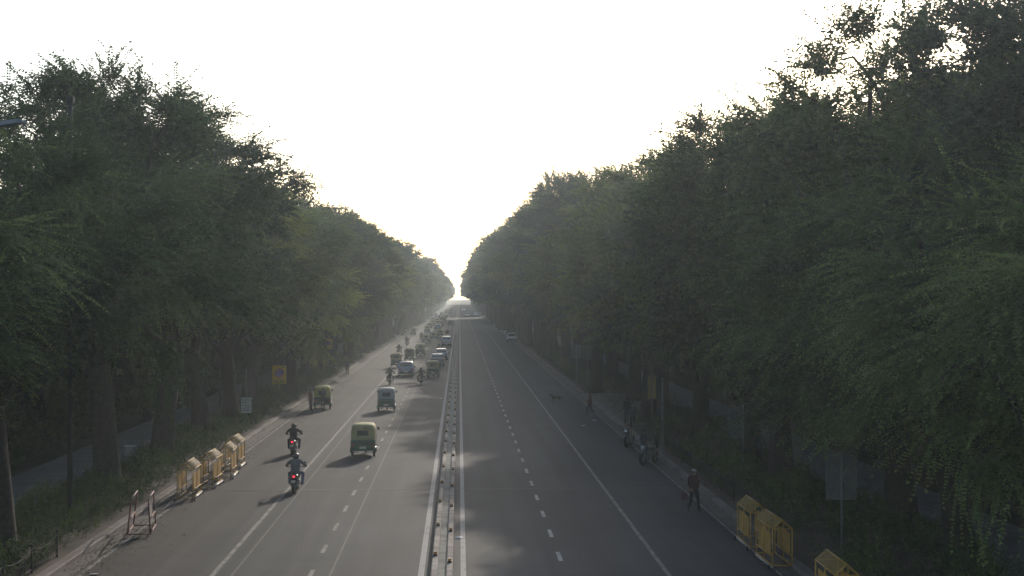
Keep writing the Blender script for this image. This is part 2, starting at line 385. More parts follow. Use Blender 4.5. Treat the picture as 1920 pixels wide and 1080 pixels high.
def make_tree_kind(seed, H, rx, z0, ncl, nsp, nodes, lL, lW, Lr, m, droop=(.25, .6), tall=1.0, limbs=True, sp=.55, cl=.36):
    rng = np.random.default_rng(seed)
    temps = [spray_template(rng, nodes, rng.uniform(*droop), rng.uniform(.1, .35), lL, lW) for _ in range(7)]
    zc = z0 + (H - z0) * .46; rz = (H - z0) * .56; f = lobes(rng)
    nL = 15; LC = []; LR = []
    for k in range(nL):
        zz = 1 - 1.55 * (k + .5) / nL; an = k * 2.39996 + rng.uniform(-.5, .5); q = math.sqrt(max(0, 1 - zz * zz))
        e = rng.uniform(.56, .74); LC.append((math.cos(an) * q * rx * e, math.sin(an) * q * rx * e, zc + (zz * .92 + rng.uniform(-.08, .08)) * rz * .78)); LR.append(rng.uniform(.34, .50) * rx)
    LC.append((0, 0, zc)); LR.append(.45 * rx); LC = np.array(LC); LR = np.array(LR); nL += 1
    which = rng.integers(0, nL, ncl)
    u = rng.normal(0, 1, (ncl, 3)); u /= np.linalg.norm(u, axis=1)[:, None]
    rho = rng.uniform(.25, 1, ncl) ** .5
    C = LC[which] + u * (rho * LR[which])[:, None] * np.array([1, 1, .68])
    rc = rng.uniform(.6, 1.15, ncl)
    out = (C - LC[which]) / LR[which][:, None] + .35 * (C - np.array([0, 0, zc - rz * .4])) / rx; out /= np.linalg.norm(out, axis=1)[:, None]
    idx = np.repeat(np.arange(ncl), nsp)
    S = C[idx] + rng.normal(0, cl, (len(idx), 3)) * rc[idx][:, None] * np.array([1, 1, .55])
    d = out[idx] * np.array([1, 1, .7]) + rng.normal(0, sp, (len(idx), 3)) * np.array([1, 1, .7]) + np.array([0, 0, .10])
    Ls = rng.uniform(Lr[0], Lr[1], len(idx)); lt = rng.normal(0, .13, nL); ct = rng.normal(.36, .12, ncl) + lt[which]
    V, T = place_sprays(rng, temps, S, d, Ls, ct[idx])
    V[:, 2] = np.maximum(V[:, 2], 1.6)
    crown = mesh_from_quads('crown', V, T, m)
    mb = MB(); th = z0 * .75 + 1.0; lean = rng.normal(0, .35, 2)
    r0 = (.56 if H > 15 else .50)
    base = [Vector((0, 0, -.1)), Vector((0.02, 0, .5)), Vector((lean[0] * .4, lean[1] * .4, th * .5)), Vector((lean[0], lean[1], th))]
    mb.tube(base, [r0 * 1.45, r0 * 1.08, r0 * .92, r0 * .85], 10)
    order = np.argsort(rng.random(ncl))[: (26 if limbs else 9)]
    fork = base[-1]
    nl = 8; tops = []
    for k in range(nl):
        a = 2 * math.pi * k / nl + rng.uniform(-.4, .4); rad_ = rx * rng.uniform(.25, .5)
        e = Vector(LC[(k * 2 + 1) % (nL - 1)])
        mid = fork.lerp(e, .5) + Vector((math.cos(a) * .5, math.sin(a) * .5, -.4))
        mb.tube([fork + Vector((0, 0, -.3)), fork.lerp(mid, .5), mid, e], [r0 * .5, r0 * .36, r0 * .26, r0 * .13], 7); tops.append(e)
    for j in order:
        c = Vector(C[j]); e = min(tops, key=lambda q: (q - c).length)
        mb.tube([e - Vector((0, 0, .3)), e.lerp(c, .5) + Vector((0, 0, .25)), c], [r0 * .13, r0 * .085, .02], 5)
    tr = mb.build('trunk', M['bark']); tm = tr.data; D.objects.remove(tr)
    return crown, tm, H
K = {}
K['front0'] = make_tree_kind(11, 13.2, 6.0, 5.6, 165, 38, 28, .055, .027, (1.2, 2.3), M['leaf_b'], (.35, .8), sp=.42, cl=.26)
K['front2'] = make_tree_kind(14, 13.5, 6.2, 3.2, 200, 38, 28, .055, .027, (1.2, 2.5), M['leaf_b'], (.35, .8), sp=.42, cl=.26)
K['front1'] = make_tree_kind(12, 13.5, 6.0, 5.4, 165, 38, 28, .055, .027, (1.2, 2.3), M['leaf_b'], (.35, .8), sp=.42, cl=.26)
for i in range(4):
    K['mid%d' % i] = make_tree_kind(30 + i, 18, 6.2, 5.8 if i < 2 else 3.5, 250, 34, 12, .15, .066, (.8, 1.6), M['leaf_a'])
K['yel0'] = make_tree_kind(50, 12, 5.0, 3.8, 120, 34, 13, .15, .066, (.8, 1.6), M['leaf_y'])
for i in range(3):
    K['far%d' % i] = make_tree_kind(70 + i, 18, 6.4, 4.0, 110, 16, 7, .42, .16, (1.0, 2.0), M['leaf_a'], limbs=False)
def tree(kind, x, y, sx, h, rz, label, group):
    kind, _, ov = kind.partition(':')
    cr, tm, H = K[kind]
    root = empty('roadside_tree', (x, y, 0.0), rz); s = h / H
    root.scale = (sx, sx, s)
    a = D.objects.new('trunk', tm); b = D.objects.new('crown', cr)
    for o in (a, b): col.objects.link(o); o.parent = root
    if kind[:3] in ('mid', 'far'):
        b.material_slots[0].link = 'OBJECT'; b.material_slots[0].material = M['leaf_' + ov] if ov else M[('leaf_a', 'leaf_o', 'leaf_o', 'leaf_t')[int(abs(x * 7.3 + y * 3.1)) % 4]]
    tag(root, label, 'tree', group)
    return root
rt = random.Random(5)
GL, GR = 'trees along the left side of the road', 'trees along the right side of the road'
# left row: x, y, width scale, height
near_left = [
 ('front1', -15.8, 34.5, .9, 12.0, 'feathery pale green tree cut off by the left picture edge'),
 ('front0', -14.4, 45.0, 1.12, 13.4, 'low feathery tree at bottom left, its thick trunk rising behind the hedge and chain railing'),
 ('mid0:a', -15.2, 62, 1.0, 19.0, 'tallest dark tree on the left, trunk just behind the red barricade'),
 ('mid1:t', -15.0, 72, 1.0, 18.6, 'tall left tree whose trunk stands behind the nearest yellow barricades'),
 ('mid1:o', -14.8, 82.5, .98, 17.4, 'left tree with a straight trunk behind the farthest yellow barricade'),
 ('mid0:o', -14.8, 93, .95, 15.5, 'slightly lower tree beside the small white text sign'),
 ('mid1:a', -15.4, 104, 1.05, 16.5, 'left tree just in front of the yellow no parking sign'),
 ('yel0', -13.6, 115, 1.1, 12.0, 'shorter yellow green tree above the parked auto rickshaw'),
 ('mid0', -15.0, 124, 1.05, 17.2, 'left tree just beyond the parked auto rickshaw'),
 ('mid1', -14.6, 135, 1.1, 17.5, 'left tree beside the man standing at the kerb')]
for i, (k, x, y, sx, h, lb) in enumerate(near_left): tree(k, x, y, sx, h * .99, i * 2.1 + .6, lb, GL)
near_right = [
 ('mid2', 22.5, 60, 1.15, 19.2, 'tall crown rising over the cross braced board from behind the right footpath'),
 ('mid3', 22.0, 74, 1.15, 20.0, 'tall crown behind the right footpath beyond the thin pole'),
 ('mid3', 21.5, 46, 1.15, 20.6, 'tall tree filling the top right corner behind the feathery one'),
 ('front2', 16.4, 33.5, 1.0, 12.2, 'feathery pale green tree cut off by the right picture edge'),
 ('front2', 15.6, 43.5, 1.0, 13.6, 'broad feathery tree at bottom right with a thick forked trunk beside the path'),
 ('mid2', 16.4, 52, 1.05, 20.0, 'tall tree standing between the feathery bottom right tree and the cross braced board'),
 ('mid3:a', 14.0, 61, 1.0, 18.0, 'right tree standing behind the back of the cross braced board'),
 ('mid3:o', 14.6, 71, 1.02, 17.8, 'right tree rising beside the thin pole above the low black railing'),
 ('mid2:a', 14.2, 83, 1.0, 17.2, 'right tree behind the parked motorcycles'),
 ('yel0', 12.6, 94, 1.1, 13.5, 'yellow green shorter tree over the two waiting men'),
 ('mid2:o', 14.2, 99, 1.0, 18.6, 'tall right tree with its trunk beside the yellow sign in the shade'),
 ('mid3', 14.0, 113, 1.0, 18.8, 'right tree at the paved bay where a man walks'),
 ('yel0', 11.9, 122, 1.15, 13.5, 'yellow green low tree overhanging the right lane beside the twin grey boards'),
 ('mid3:t', 13.8, 127, 1.1, 19.2, 'tall right tree just beyond the twin grey boards')]
for i, (k, x, y, sx, h, lb) in enumerate(near_right): tree(k, x, y, sx, h * (.97 if y < 90 else 1.05), 1 + i * 1.7, lb, GR)
ORD = ('first', 'second', 'third', 'fourth', 'fifth', 'sixth', 'seventh', 'eighth', 'ninth', 'tenth', 'eleventh', 'twelfth', 'thirteenth'); nk_ = 0
y = 146.0
while y < 1200:
    near = y < 260
    for side in (-1, 1):
        if side > 0 and (378 < y < 406 or 520 < y < 565): continue
        kk = ('mid%d' % (2 + rt.randrange(2))) if near else 'far%d' % rt.randrange(3)
        if side < 0:
            x = -14.3 + rt.uniform(-.6, .8) + 2.6 * min(1, max(0, (y - 200) / 250)); h = rt.uniform(16.8, 18.9); sx = rt.uniform(.98, 1.14)
        else:
            x = 12.7 + rt.uniform(-.7, .6) - 2.2 * min(1, max(0, (y - 150) / 250)); h = rt.uniform(20.0, 22.6); sx = rt.uniform(1.05, 1.22)
        if y > 350: h *= 1.02
        sd_ = 'left' if side < 0 else 'right'
        if y < 260: lb = ('%s hazy tree beyond the man at the kerb in the left row' if side < 0 else '%s hazy tree beyond the twin grey boards in the right row') % ORD[nk_]
        else: lb = 'far hazy tree in the %s row fading into the haze' % sd_
        tree(kk, x, y + side * 2 + rt.uniform(-1, 1), sx, h, rt.uniform(0, 6.28), lb, GL if side < 0 else GR)
    y += rt.uniform(9.5, 11.5) * (1 if y < 600 else 1.5); nk_ += 1
# trees behind the footpaths
for side in (-1, 1):
    for row, (xx, n) in enumerate(((24.5, 44), (33, 30))):
        for k in range(n):
            yy = 38 + k * 11.5 + row * 5 + rt.uniform(-2, 2)
            tree('far%d' % rt.randrange(3), side * (xx + rt.uniform(-1.5, 1.5)), yy, rt.uniform(.95, 1.15), rt.uniform(13, 16.5), rt.uniform(0, 6.28),
                 'dark tree in the wood behind the %s footpath' % ('left' if side < 0 else 'right'), 'trees behind the %s footpath' % ('left' if side < 0 else 'right'))

# hedge / shrubbery on the verges
def shrubbery(name, x0, x1, y0, y1, hfun, dens, seed, label, sl=(.22, .5)):
    rng = np.random.default_rng(seed)
    temps = [spray_template(rng, 5, .2, .5, .28, .11) for _ in range(5)]
    n = int((x1 - x0) * (y1 - y0) * dens)
    yy = y0 + (y1 - y0) * rng.random(n) ** 1.15; xx = rng.uniform(x0, x1, n)
    hh = hfun(xx, yy); keep = rng.random(n) < np.clip(hh * 2.2, .08, 1); xx, yy, hh = xx[keep], yy[keep], hh[keep]; n = len(xx)
    S = np.stack([xx, yy, .12 + hh * rng.uniform(.25, 1, n)], 1)
    d = rng.normal(0, .7, (n, 3)); d[:, 2] = np.abs(d[:, 2]) + .35
    tn = .42 + .22 * np.sin(xx * 1.7 + np.sin(yy * .35) * 2) * np.cos(yy * .5) + rng.normal(0, .1, n)
    V, T = place_sprays(rng, temps, S, d, rng.uniform(sl[0], sl[1], n), tn)
    o = D.objects.new(name, mesh_from_quads(name, V, T, M['leaf_h'])); col.objects.link(o)
    return tag(o, label, 'hedge', kind='stuff')
def hl(x, y): return np.clip(.68 + .25 * np.sin(y * .21 + x) + .2 * np.sin(y * .73 + 2 * x), .1, 1.2) * np.clip((-12.8 - x) * 2.2, .25, 1) * np.clip((x + 16.8) * 1.2, .2, 1)
def hr(x, y): return np.clip(.45 + .3 * np.sin(y * .17 + x * .8) + .25 * np.sin(y * .61 - 2 * x), .06, 1.3) * np.clip((x - 10.9) * 1.6, .2, 1) * np.where((y > 92) & (y < 120) & (x < 14), 0, 1)
shrubbery('hedge_planting', -16.7, -12.85, 36, 190, hl, 34, 3, 'low green hedge planting between the left kerb and the footpath')
shrubbery('hedge_planting', 10.95, 16.3, 30, 190, hr, 30, 4, 'patchy dark shrubs between the right kerb and the footpath')
def hb(x, y): return np.clip((np.abs(x) - 20.5) * .35, .3, 3.0) * (1 + .3 * np.sin(y * .2 + x))
for sg, sd_ in ((-1, 'left'), (1, 'right')):
    a_, b_ = sorted((sg * 21.0, sg * 36.0))
    shrubbery('undergrowth', a_, b_, 38, 260, hb, 7, 7 + sg, 'dark undergrowth in the wood beyond the %s footpath' % sd_, (.5, 1.1))
    shrubbery('undergrowth', a_, b_, 240, 700, hb, 1.2, 17 + sg, 'far hazy scrub in the wood beyond the %s footpath' % sd_, (1.2, 2.2))

# ------------------------------------------------------------------ people
def build_skin(name, joints, edges, root):
    me = D.meshes.new(name); names = list(joints); ix = {n: i for i, n in enumerate(names)}
    me.from_pydata([joints[n][0] for n in names], [(ix[a], ix[b]) for a, b in edges], [])
    o = D.objects.new(name, me); col.objects.link(o)
    md = o.modifiers.new('skin', 'SKIN'); md.use_smooth_shade = True
    sv = me.skin_vertices[0].data
    for n in names:
        r = joints[n][1]; sv[ix[n]].radius = r if hasattr(r, '__len__') else (r, r); sv[ix[n]].use_root = (n == root)
    s = o.modifiers.new('sub', 'SUBSURF'); s.levels = 1; s.render_levels = 1
    bpy.context.view_layer.update()
    dg = bpy.context.evaluated_depsgraph_get(); ev = o.evaluated_get(dg)
    out = D.meshes.new_from_object(ev); D.objects.remove(o)
    return out
STAND = dict(pelvis=(0, 0, .95), spine=(0, -.01, 1.12), chest=(0, 0, 1.32), neck=(0, 0, 1.47), head=(0, .015, 1.58), crown=(0, .01, 1.66),
  shL=(-.17, 0, 1.40), shR=(.17, 0, 1.40), elL=(-.23, -.02, 1.13), elR=(.23, -.02, 1.13), wrL=(-.24, .05, .89), wrR=(.24, .05, .89),
  hpL=(-.09, 0, .88), hpR=(.09, 0, .88), knL=(-.10, .02, .49), knR=(.10, .02, .49), anL=(-.11, -.02, .09), anR=(.11, -.02, .09), toL=(-.13, .13, .04), toR=(.13, .13, .04))
WALK = dict(STAND, knL=(-.09, .20, .51), anL=(-.10, .26, .10), toL=(-.11, .41, .06), knR=(.09, -.05, .49), anR=(.10, -.32, .14), toR=(.11, -.20, .04),
  elL=(-.25, -.12, 1.15), wrL=(-.24, -.17, .91), elR=(.24, .08, 1.14), wrR=(.23, .26, .96))
LEAN = dict(STAND, chest=(0, .10, 1.30), neck=(0, .16, 1.43), head=(0, .2, 1.53), crown=(0, .21, 1.61), shL=(-.17, .12, 1.37), shR=(.17, .12, 1.37), elL=(-.22, .28, 1.17), elR=(.22, .28, 1.17), wrL=(-.15, .5, 1.15), wrR=(.15, .5, 1.15))
RIDE = dict(pelvis=(0, -.22, .90), spine=(0, -.20, 1.05), chest=(0, -.10, 1.25), neck=(0, -.04, 1.40), head=(0, .0, 1.50), crown=(0, .01, 1.58),
  shL=(-.18, -.08, 1.34), shR=(.18, -.08, 1.34), elL=(-.36, .05, 1.12), elR=(.36, .05, 1.12), wrL=(-.34, .32, 1.06), wrR=(.34, .32, 1.06),
  hpL=(-.10, -.18, .86), hpR=(.10, -.18, .86), knL=(-.26, .20, .78), knR=(.26, .20, .78), anL=(-.24, .0, .36), anR=(.24, .0, .36), toL=(-.25, .14, .31), toR=(.25, .14, .31))
PILL = dict(RIDE); 
for k_ in list(PILL):
    p = PILL[k_]; PILL[k_] = (p[0], p[1] - .38, p[2] + .05)
PILL['elL'] = (-.30, -.42, 1.10); PILL['elR'] = (.30, -.42, 1.10); PILL['wrL'] = (-.2, -.2, 1.0); PILL['wrR'] = (.2, -.2, 1.0)
RAD = dict(pelvis=(.165, .12), spine=(.14, .105), chest=(.17, .115), neck=.055, head=(.078, .092), crown=(.065, .075), sh=.062, el=.043, wr=.030, hp=.088, kn=.058, an=.040, to=.036)
def person_meshes(pose, female=False):
    J = {}
    for n, p in pose.items(): J[n] = (p, RAD.get(n, RAD.get(n[:2])))
    E = [('pelvis', 'spine'), ('spine', 'chest'), ('chest', 'neck'), ('neck', 'head'), ('head', 'crown')]
    for s in 'LR':
        E += [('chest', 'sh' + s), ('sh' + s, 'el' + s), ('el' + s, 'wr' + s), ('pelvis', 'hp' + s), ('hp' + s, 'kn' + s), ('kn' + s, 'an' + s), ('an' + s, 'to' + s)]
    me = build_skin('body', J, E, 'pelvis'); me.materials.append(M['skin'])
    co = np.zeros(len(me.vertices) * 3); me.vertices.foreach_get('co', co); co = co.reshape(-1, 3)
    no = np.zeros(len(me.vertices) * 3); me.vertices.foreach_get('normal', no); no = no.reshape(-1, 3)
    segs = [(a, b) for a, b in E]; best = np.full(len(co), 9e9); lab = np.zeros(len(co), int); tt = np.zeros(len(co))
    for i, (a, b) in enumerate(segs):
        A = np.array(pose[a]); B = np.array(pose[b]); ab = B - A; t = np.clip(((co - A) @ ab) / (ab @ ab), 0, 1)
        d = np.linalg.norm(co - (A + t[:, None] * ab), axis=1); q = d < best; best[q] = d[q]; lab[q] = i; tt[q] = t[q]
    faces = [tuple(p.vertices) for p in me.polygons]
    def piece(name, ok, infl, mt):
        mb = MB(); mp = {}; vs = []; fs = []
        for f in faces:
            if any(ok(lab[v], tt[v]) for v in f):
                for v in f:
                    if v not in mp: mp[v] = len(vs); vs.append(tuple(co[v] + no[v] * infl))
                fs.append(tuple(mp[v] for v in f))
        mb.add(vs, fs, True); o = mb.build(name, mt); m_ = o.data; D.objects.remove(o); return m_
    sn = [s_[0][:2] + s_[1][:2] for s_ in segs]
    torso = {i for i, (a, b) in enumerate(segs) if (a, b) in (('pelvis', 'spine'), ('spine', 'chest')) or b[:2] == 'sh' or (a[:2] == 'sh')}
    nk = segs.index(('chest', 'neck')); fore = {i for i, (a, b) in enumerate(segs) if a[:2] == 'el'}
    legs = {i for i, (a, b) in enumerate(segs) if b[:2] in ('hp', 'kn', 'an')}; feet = {i for i, (a, b) in enumerate(segs) if b[:2] == 'to'}
    hips = {i for i, (a, b) in enumerate(segs) if b[:2] == 'hp'}
    shirt = piece('shirt', lambda l, t: l in torso or (l in hips and t < .5) or (l == nk and t < .6) or (l in fore and t < .8), .016, M['cloth'])
    trous = piece('trousers', lambda l, t: l in legs, .010, M['cloth'])
    shoe = piece('shoes', lambda l, t: l in feet, .008, M['shoe'])
    # hands and face added to the body mesh
    mb = MB(); mb.add([tuple(c) for c in co], faces, True)
    for s, sg in (('L', -1), ('R', 1)):
        e = Vector(pose['el' + s]); wv = Vector(pose['wr' + s]); d = (wv - e).normalized()
        side = d.cross(Vector((sg, 0, 0.01))); 
        if side.length < .1: side = Vector((0, 1, 0))
        side.normalize(); inn = side.cross(d).normalized()
        mb.tube([wv - d * .01, wv + d * .04, wv + d * .085], [.028, .036, .030], 8)
        for q in range(4):
            b0 = wv + d * .08 + side * (q - 1.5) * .019; l = (.062, .075, .070, .055)[q]
            mb.tube([b0, b0 + d * l * .5, b0 + d * l * .85 + inn * .02 * -sg, b0 + d * l * .9 + inn * .035 * -sg], [.009, .009, .008, .006], 5)
        b0 = wv + d * .03 - side * .03; mb.tube([b0, b0 - side * .025 + d * .025, b0 - side * .03 + d * .055], [.011, .010, .008], 5)
    h = Vector(pose['head']); c = Vector(pose['crown'])
    mb.tube([h + Vector((0, .085, .01)), h + Vector((0, .108, -.015)), h + Vector((0, .09, -.025))], [.008, .014, .008], 5)
    for sg in (-1, 1): mb.ball(h + Vector((sg * .082, -.005, 0)), (.012, .022, .03), 6, 4)
    for sg in (-1, 1): mb.ball(h + Vector((sg * .032, .078, .02)), (.013, .01, .009), 6, 4)
    o = mb.build('body', M['skin']); body = o.data; D.objects.remove(o); D.meshes.remove(me)
    mb = MB(); mb.ball(h + Vector((0, -.015, .045)), (.092, .105, .088), 12, 8); o = mb.build('hair', M['hair']); hair = o.data; D.objects.remove(o)
    mb = MB(); mb.ball(h + Vector((0, -.005, .03)), (.128, .15, .14), 14, 10); o = mb.build('helmet', M['helmet']); helm = o.data
    D.objects.remove(o)
    mb = MB(); mb.slab([(h.x - .10, h.y + .135, h.z - .02), (h.x + .10, h.y + .135, h.z - .02), (h.x + .09, h.y + .125, h.z + .07), (h.x - .09, h.y + .125, h.z + .07)], (0, .012, 0)); o = mb.build('visor', M['glass']); vis = o.data; D.objects.remove(o)
    mb = MB(); mb.ball(h + Vector((0, -.005, .075)), (.10, .112, .06), 12, 6); mb.ball(h + Vector((0, .11, .055)), (.07, .06, .012), 8, 4); o = mb.build('cap', M['cloth']); cap = o.data; D.objects.remove(o)
    return dict(body=body, shirt=shirt, trousers=trous, shoes=shoe, hair=hair, helmet=helm, visor=vis, cap=cap)
PM = {k: person_meshes(p) for k, p in dict(stand=STAND, walk=WALK, lean=LEAN, ride=RIDE, pillion=PILL).items()}
def person(pose, x, y, rz, shirt, trousers, label, head='hair', hcol=(.03, .03, .035), z=.008, s=1.0, group=None):
    root = empty('person', (x, y, z), rz); root.scale = (s, s, s); P = PM[pose]
    for n, c in (('body', None), ('shirt', shirt), ('trousers', trousers), ('shoes', None), (head, hcol)):
        o = D.objects.new(n, P[n]); col.objects.link(o); o.parent = root
        if c: o.color = (*c, 1)
        if n == 'helmet':
            v = D.objects.new('visor', P['visor']); col.objects.link(v); v.parent = o
    if head == 'cap':
        o = D.objects.new('hair', P['hair']); col.objects.link(o); o.parent = root
    return tag(root, label, 'person', group)

# ------------------------------------------------------------------ motorcycle
def wheel(root, x, y, r, wd, rim=M['grey_metal'], name='wheel'):
    t_ = MB().ring_x((x, y, r), r - wd * .45, wd, wd * .9, 20).build(name, M['rubber'], root)
    mb = MB().disc_x((x, y, r), r * .18, wd * .8, 10)
    for k in range(5):
        a = 2 * math.pi * k / 5; mb.tube([(x, y + math.cos(a) * .03, r + math.sin(a) * .03), (x, y + math.cos(a) * (r - wd * .8), r + math.sin(a) * (r - wd * .8))], .013, 5)
    mb.ring_x((x, y, r), r - wd * .95, wd * .55, .03, 18); mb.build('rim', rim, t_)
    return t_
def make_motorcycle(scooter=False):
    root = empty('motorcycle'); sh = M['paint']
    wheel(root, 0, -.66, .30, .15); wheel(root, 0, .68, .30, .12)
    mb = MB(); rings = []
    for y, w_, z0, z1 in ((-.82, .10, .60, .76), (-.55, .17, .48, .80), (-.2, .17, .42, .76), (.0, .16, .42, .78), (.12, .19, .48, .95), (.32, .18, .50, .99), (.46, .12, .56, .92)):
        rings.append([(-w_ * .7, y, z0), (w_ * .7, y, z0), (w_, y, (z0 + z1) / 2), (w_ * .75, y, z1), (-w_ * .75, y, z1), (-w_, y, (z0 + z1) / 2)])
    mb.loft(rings, cap=True, smooth=True); b = mb.build('bodywork', sh, root); b.color = (.02, .02, .022, 1)
    mb = MB(); mb.box(-.17, .17, -.16, .26, .22, .54, .03); mb.tube([(0, .3, .6), (0, .3, .3), (0, -.1, .26), (0, -.66, .3)], .03, 6); mb.build('engine', M['grey_metal'], root)
    MB().tube([(-.05, .42, .72), (-.27, .40, .62), (-.30, .38, .36), (-.10, .36, .26), (.10, .36, .26), (.30, .38, .36), (.27, .40, .62), (.05, .42, .72)], .016, 6).build('crash_guard', M['chrome'], root)
    mb = MB(); rs = []
    for y, w_, z in ((-.72, .09, .82), (-.5, .13, .84), (-.2, .14, .81), (.10, .09, .84)):
        rs.append([(-w_, y, z - .07), (w_, y, z - .07), (w_ * .85, y, z), (-w_ * .85, y, z)])
    mb.loft(rs, cap=True); mb.build('seat', M['seat'], root)
    mb = MB()
    for s in (-1, 1): mb.tube([(s * .07, .68, .3), (s * .07, .50, .78), (s * .07, .46, .92)], .024, 6)
    mb.build('fork', M['steel'], root)
    mb = MB(); mb.tube([(-.36, .30, 1.04), (-.2, .42, 1.03), (0, .47, .96), (.2, .42, 1.03), (.36, .30, 1.04)], .017, 6); mb.build('handlebar', M['black'], root)
    for s in (-1, 1):
        mb = MB(); mb.tube([(s * .27, .36, 1.04), (s * .34, .36, 1.20)], .007, 5); mb.ball((s * .37, .36, 1.22), (.06, .018, .038), 8, 5); mb.build('mirror', M['black'], root)
    mb = MB(); mb.ball((0, .56, .88), (.12, .08, .12), 10, 6); mb.build('headlight', M['head'], root)
    mb = MB(); mb.box(-.055, .055, -.84, -.78, .70, .78, .015); mb.build('tail_light', M['tail_on'], root)
    for s in (-1, 1):
        MB().ball((s * .15, -.76, .68), (.03, .03, .022), 6, 4).build('indicator', M['amber'], root)
    mb = MB(); mb.loft([[(-.12, y, z), (.12, y, z), (.12, y + .01, z + .03), (-.12, y + .01, z + .03)] for y, z in ((-.60, .64), (-.82, .62), (-.94, .48), (-.98, .34))], cap=True)
    mb.build('mudguard', M['black'], root); mb = MB()
    mb.loft([[(-.05, .68 + .33 * math.sin(a), .3 + .33 * math.cos(a)), (.05, .68 + .33 * math.sin(a), .3 + .33 * math.cos(a)), (.05, .68 + .35 * math.sin(a), .3 + .35 * math.cos(a)), (-.05, .68 + .35 * math.sin(a), .3 + .35 * math.cos(a))] for a in (-.9, -.5, 0, .5, .9)], cap=True)
    mb.build('mudguard', M['black'], root)
    MB().box(-.09, .09, -.975, -.965, .50, .60).build('number_plate', M['plate'], root)
    mb = MB(); mb.tube([(.14, .1, .3), (.16, -.3, .28), (.17, -.85, .36)], [.02, .035, .045], 8); mb.build('exhaust', M['chrome'], root)
    mb = MB(); mb.tube([(-.3, .02, .30), (.3, .02, .30)], .014, 5); mb.build('footrest', M['black'], root)
    return root
moto = make_motorcycle(); moto_used = [False]
def motorcycle(x, y, rz, label, colr=(.02, .02, .022), lit=True, lean=0.0, group='motorcycles and scooters on the road', headon=False):
    if moto_used[0]: o = copy_tree(moto)
    else: o = moto; moto_used[0] = True
    o.location = (x, y, .008); o.rotation_euler = (0, lean, rz)
    for c in o.children:
        n = c.name.split('.')[0]
        if n == 'bodywork': c.color = (*colr, 1)
        if not lit and n == 'tail_light': c.material_slots[0].link = 'OBJECT'; c.material_slots[0].material = M['tail']
        if headon and n == 'headlight': c.material_slots[0].link = 'OBJECT'; c.material_slots[0].material = M['head_on']
    return tag(o, label, 'motorcycle', group)

